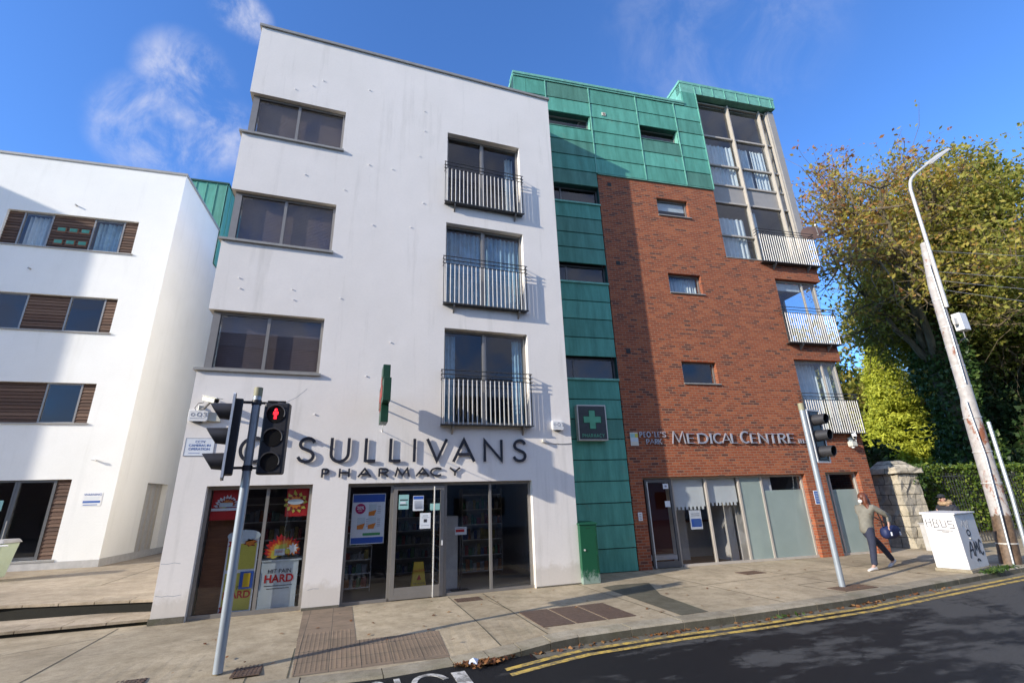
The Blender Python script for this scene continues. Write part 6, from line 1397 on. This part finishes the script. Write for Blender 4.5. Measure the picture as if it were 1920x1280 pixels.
skin('hair', [(W(12.575, 0, 1.72), (.10, .09)), (W(12.60, -.01, 1.66), (.105, .095)), (W(12.60, -.03, 1.56), (.09, .09)), (W(12.54, -.10, 1.46), (.075, .06)), (W(12.50, -.14, 1.34), (.06, .045)), (W(12.47, -.15, 1.25), (.03, .03))], [(0, 1), (1, 2), (2, 3), (3, 4), (4, 5)], 'hair', t)
m = MB(); m.ell(W(12.60, 0, 1.675), (.115, .105, .115)); m.ell(W(12.62, -.03, 1.56), (.10, .10, .13)); m.ell(W(12.535, -.10, 1.58), (.065, .045, .15)); m.ell(W(12.56, -.10, 1.42), (.055, .05, .14)); m.ell(W(12.66, -.02, 1.46), (.055, .09, .14)); m.build('hair', 'hair', t, smooth=True)
m = MB(); m.ell(W(12.478, 0, 1.575), (.038, .052, .045)); m.build('face_mask', 'maskw', t, smooth=True)
m = MB(); m.ell(W(12.465, 0, 1.64), (.018, .013, .025)); m.build('nose', 'skin', t, smooth=True)
for s in (-1, 1): MB().ell(W(12.488, s*.03, 1.655), (.010, .013, .007)).build('eye', 'ink', t, smooth=True); MB().ell(W(12.56, s*.088, 1.635), (.02, .012, .03)).build('ear', 'skin', t, smooth=True)
for (x, y, z, tl) in ((12.20, -.10, .0, 0), (13.20, .10, .0, .38)):
    m = MB(); n = 9; pr = [(-.16, .030, .025), (-.14, .042, .045), (-.08, .05, .06), (0, .045, .085), (.07, .042, .10), (.11, .040, .09), (.125, .03, .05)]
    vs = []; 
    for (a, w_, h_) in pr:
        for k in range(10):
            an = 2*math.pi*k/10; px, pz_ = a, max(0, h_/2+h_/2*math.sin(an)); py = w_*math.cos(an)
            X = px*math.cos(tl)-pz_*math.sin(tl)*0; Z = pz_+max(0, (px+.12))*math.sin(tl)*1.0
            vs.append(W(x+X, y+py, z+Z))
    fs = [(i*10+k, i*10+(k+1) % 10, (i+1)*10+(k+1) % 10, (i+1)*10+k) for i in range(len(pr)-1) for k in range(10)] + [tuple(range(10))[::-1], tuple((len(pr)-1)*10+k for k in range(10))]
    m.add(vs, fs); m.build('shoe', 'shoe', t, smooth=True)
t = thing('shoulder_bag', 'large navy sports bag hanging behind the walking person', 'bag', (13.05, -1.92, .60))
skin('bag_body', [((-.24, 0, .22), (.11, .12)), ((-.12, 0, .21), (.13, .17)), ((.08, 0, .22), (.135, .18)), ((.26, 0, .25), (.12, .15)), ((.36, 0, .26), (.08, .10))], [(0, 1), (1, 2), (2, 3), (3, 4)], 'bagblue', t)
MB().tube([(-.20, -.02, .36), (-.30, -.08, .55), (-.42, -.10, .78), (-.47, -.02, .93), (-.40, .10, .90), (-.25, .12, .6), (.15, .05, .38)], .014, 8).build('strap', 'black', t, smooth=True)
for x_ in (-.17, .14): MB().box(x_-.012, x_+.012, -.185, -.16, .16, .24).build('white_mark', 'paper', t)
# person behind the cabinet
t = thing('person', 'person in a black coat and cap with a fur collar behind the graffitied cabinet', 'person', (17.45, -.80, 0), R(0))
nd = [((0, 0, .88), (.13, .16)), ((0, 0, 1.08), (.12, .15)), ((.0, 0, 1.24), (.12, .17)), ((0, 0, 1.33), (.08, .11)), ((-.03, 0, 1.39), .05), ((-.08, 0, 1.46), .06), ((-.10, 0, 1.54), (.08, .075)), ((-.10, 0, 1.60), (.05, .05)),
      ((0, -.09, .82), .09), ((0, -.10, .45), .06), ((0, -.10, .08), .036), ((-.12, -.10, .04), .034), ((0, .09, .82), .09), ((0, .10, .45), .06), ((0, .10, .08), .036), ((-.12, .10, .04), .034),
      ((0, -.20, 1.28), .052), ((-.10, -.25, 1.02), .04), ((-.25, -.15, .92), .03), ((0, .20, 1.28), .052), ((-.10, .25, 1.02), .04), ((-.25, .15, .92), .03)]
ed_ = [(0, 1), (1, 2), (2, 3), (3, 4), (4, 5), (5, 6), (6, 7), (0, 8), (8, 9), (9, 10), (10, 11), (0, 12), (12, 13), (13, 14), (14, 15), (3, 16), (16, 17), (17, 18), (3, 19), (19, 20), (20, 21)]
hand(nd, ed_, 18, nd[18][0], (-.7, .3, -.3), 1); hand(nd, ed_, 21, nd[21][0], (-.7, -.3, -.3), -1); skin('body', nd, ed_, 'skin', t)
skin('coat', [((0, 0, .70), (.17, .21)), ((0, 0, .95), (.17, .20)), ((0, 0, 1.15), (.16, .19)), ((0, 0, 1.29), (.13, .19)), ((-.01, 0, 1.36), (.08, .09)), ((0, -.22, 1.27), .085), ((-.11, -.27, 1.02), .07), ((-.23, -.17, .94), .052), ((0, .22, 1.27), .085), ((-.11, .27, 1.02), .07), ((-.23, .17, .94), .052)],
   [(0, 1), (1, 2), (2, 3), (3, 4), (3, 5), (5, 6), (6, 7), (3, 8), (8, 9), (9, 10)], 'blackcloth', t)
skin('trousers', [((0, 0, .86), (.13, .16)), ((0, -.09, .76), .10), ((0, -.10, .45), .075), ((0, -.10, .08), .06), ((0, .09, .76), .10), ((0, .10, .45), .075), ((0, .10, .08), .06)], [(0, 1), (1, 2), (2, 3), (0, 4), (4, 5), (5, 6)], 'navy', t)
m = MB(); m.tube([(.02+.12*math.cos(a)-.02, .13*math.sin(a), 1.40+.03*math.cos(a)) for a in np.linspace(0, 2*math.pi, 17)], .055, 8); m.build('fur_collar', 'fur', t, smooth=True)
m = MB(); m.ell((-.09, 0, 1.58), (.105, .095, .075)); m.build('cap', 'blackcloth', t, smooth=True); m = MB(); m.box(-.27, -.14, -.06, .06, 1.555, 1.57); m.build('cap_peak', 'blackcloth', t, bevel=.005)
MB().ell((-.19, 0, 1.50), (.02, .015, .025)).build('nose', 'skin', t, smooth=True); MB().ell((-.175, 0, 1.455), (.008, .022, .006)).build('mouth', 'red', t)
for s in (-1, 1): MB().ell((-.172, s*.03, 1.525), (.008, .012, .007)).build('eye', 'ink', t); MB().ell((-.09, s*.084, 1.50), (.02, .012, .03)).build('ear', 'skin', t); MB().ell((-.06, s*.10, .05), (.16, .05, .05)).build('shoe', 'black', t, smooth=True)
t = thing('backpack', 'small blue backpack on the back of the person behind the cabinet', 'bag', (17.70, -.80, .95)); m = MB(); m.ell((0, 0, .2), (.10, .16, .24)); m.build('pack', 'bagblue', t, smooth=True); MB().tube([(-.05, -.12, .38), (-.16, -.13, .42), (-.26, -.13, .30)], .014, 6).build('strap', 'black', t)
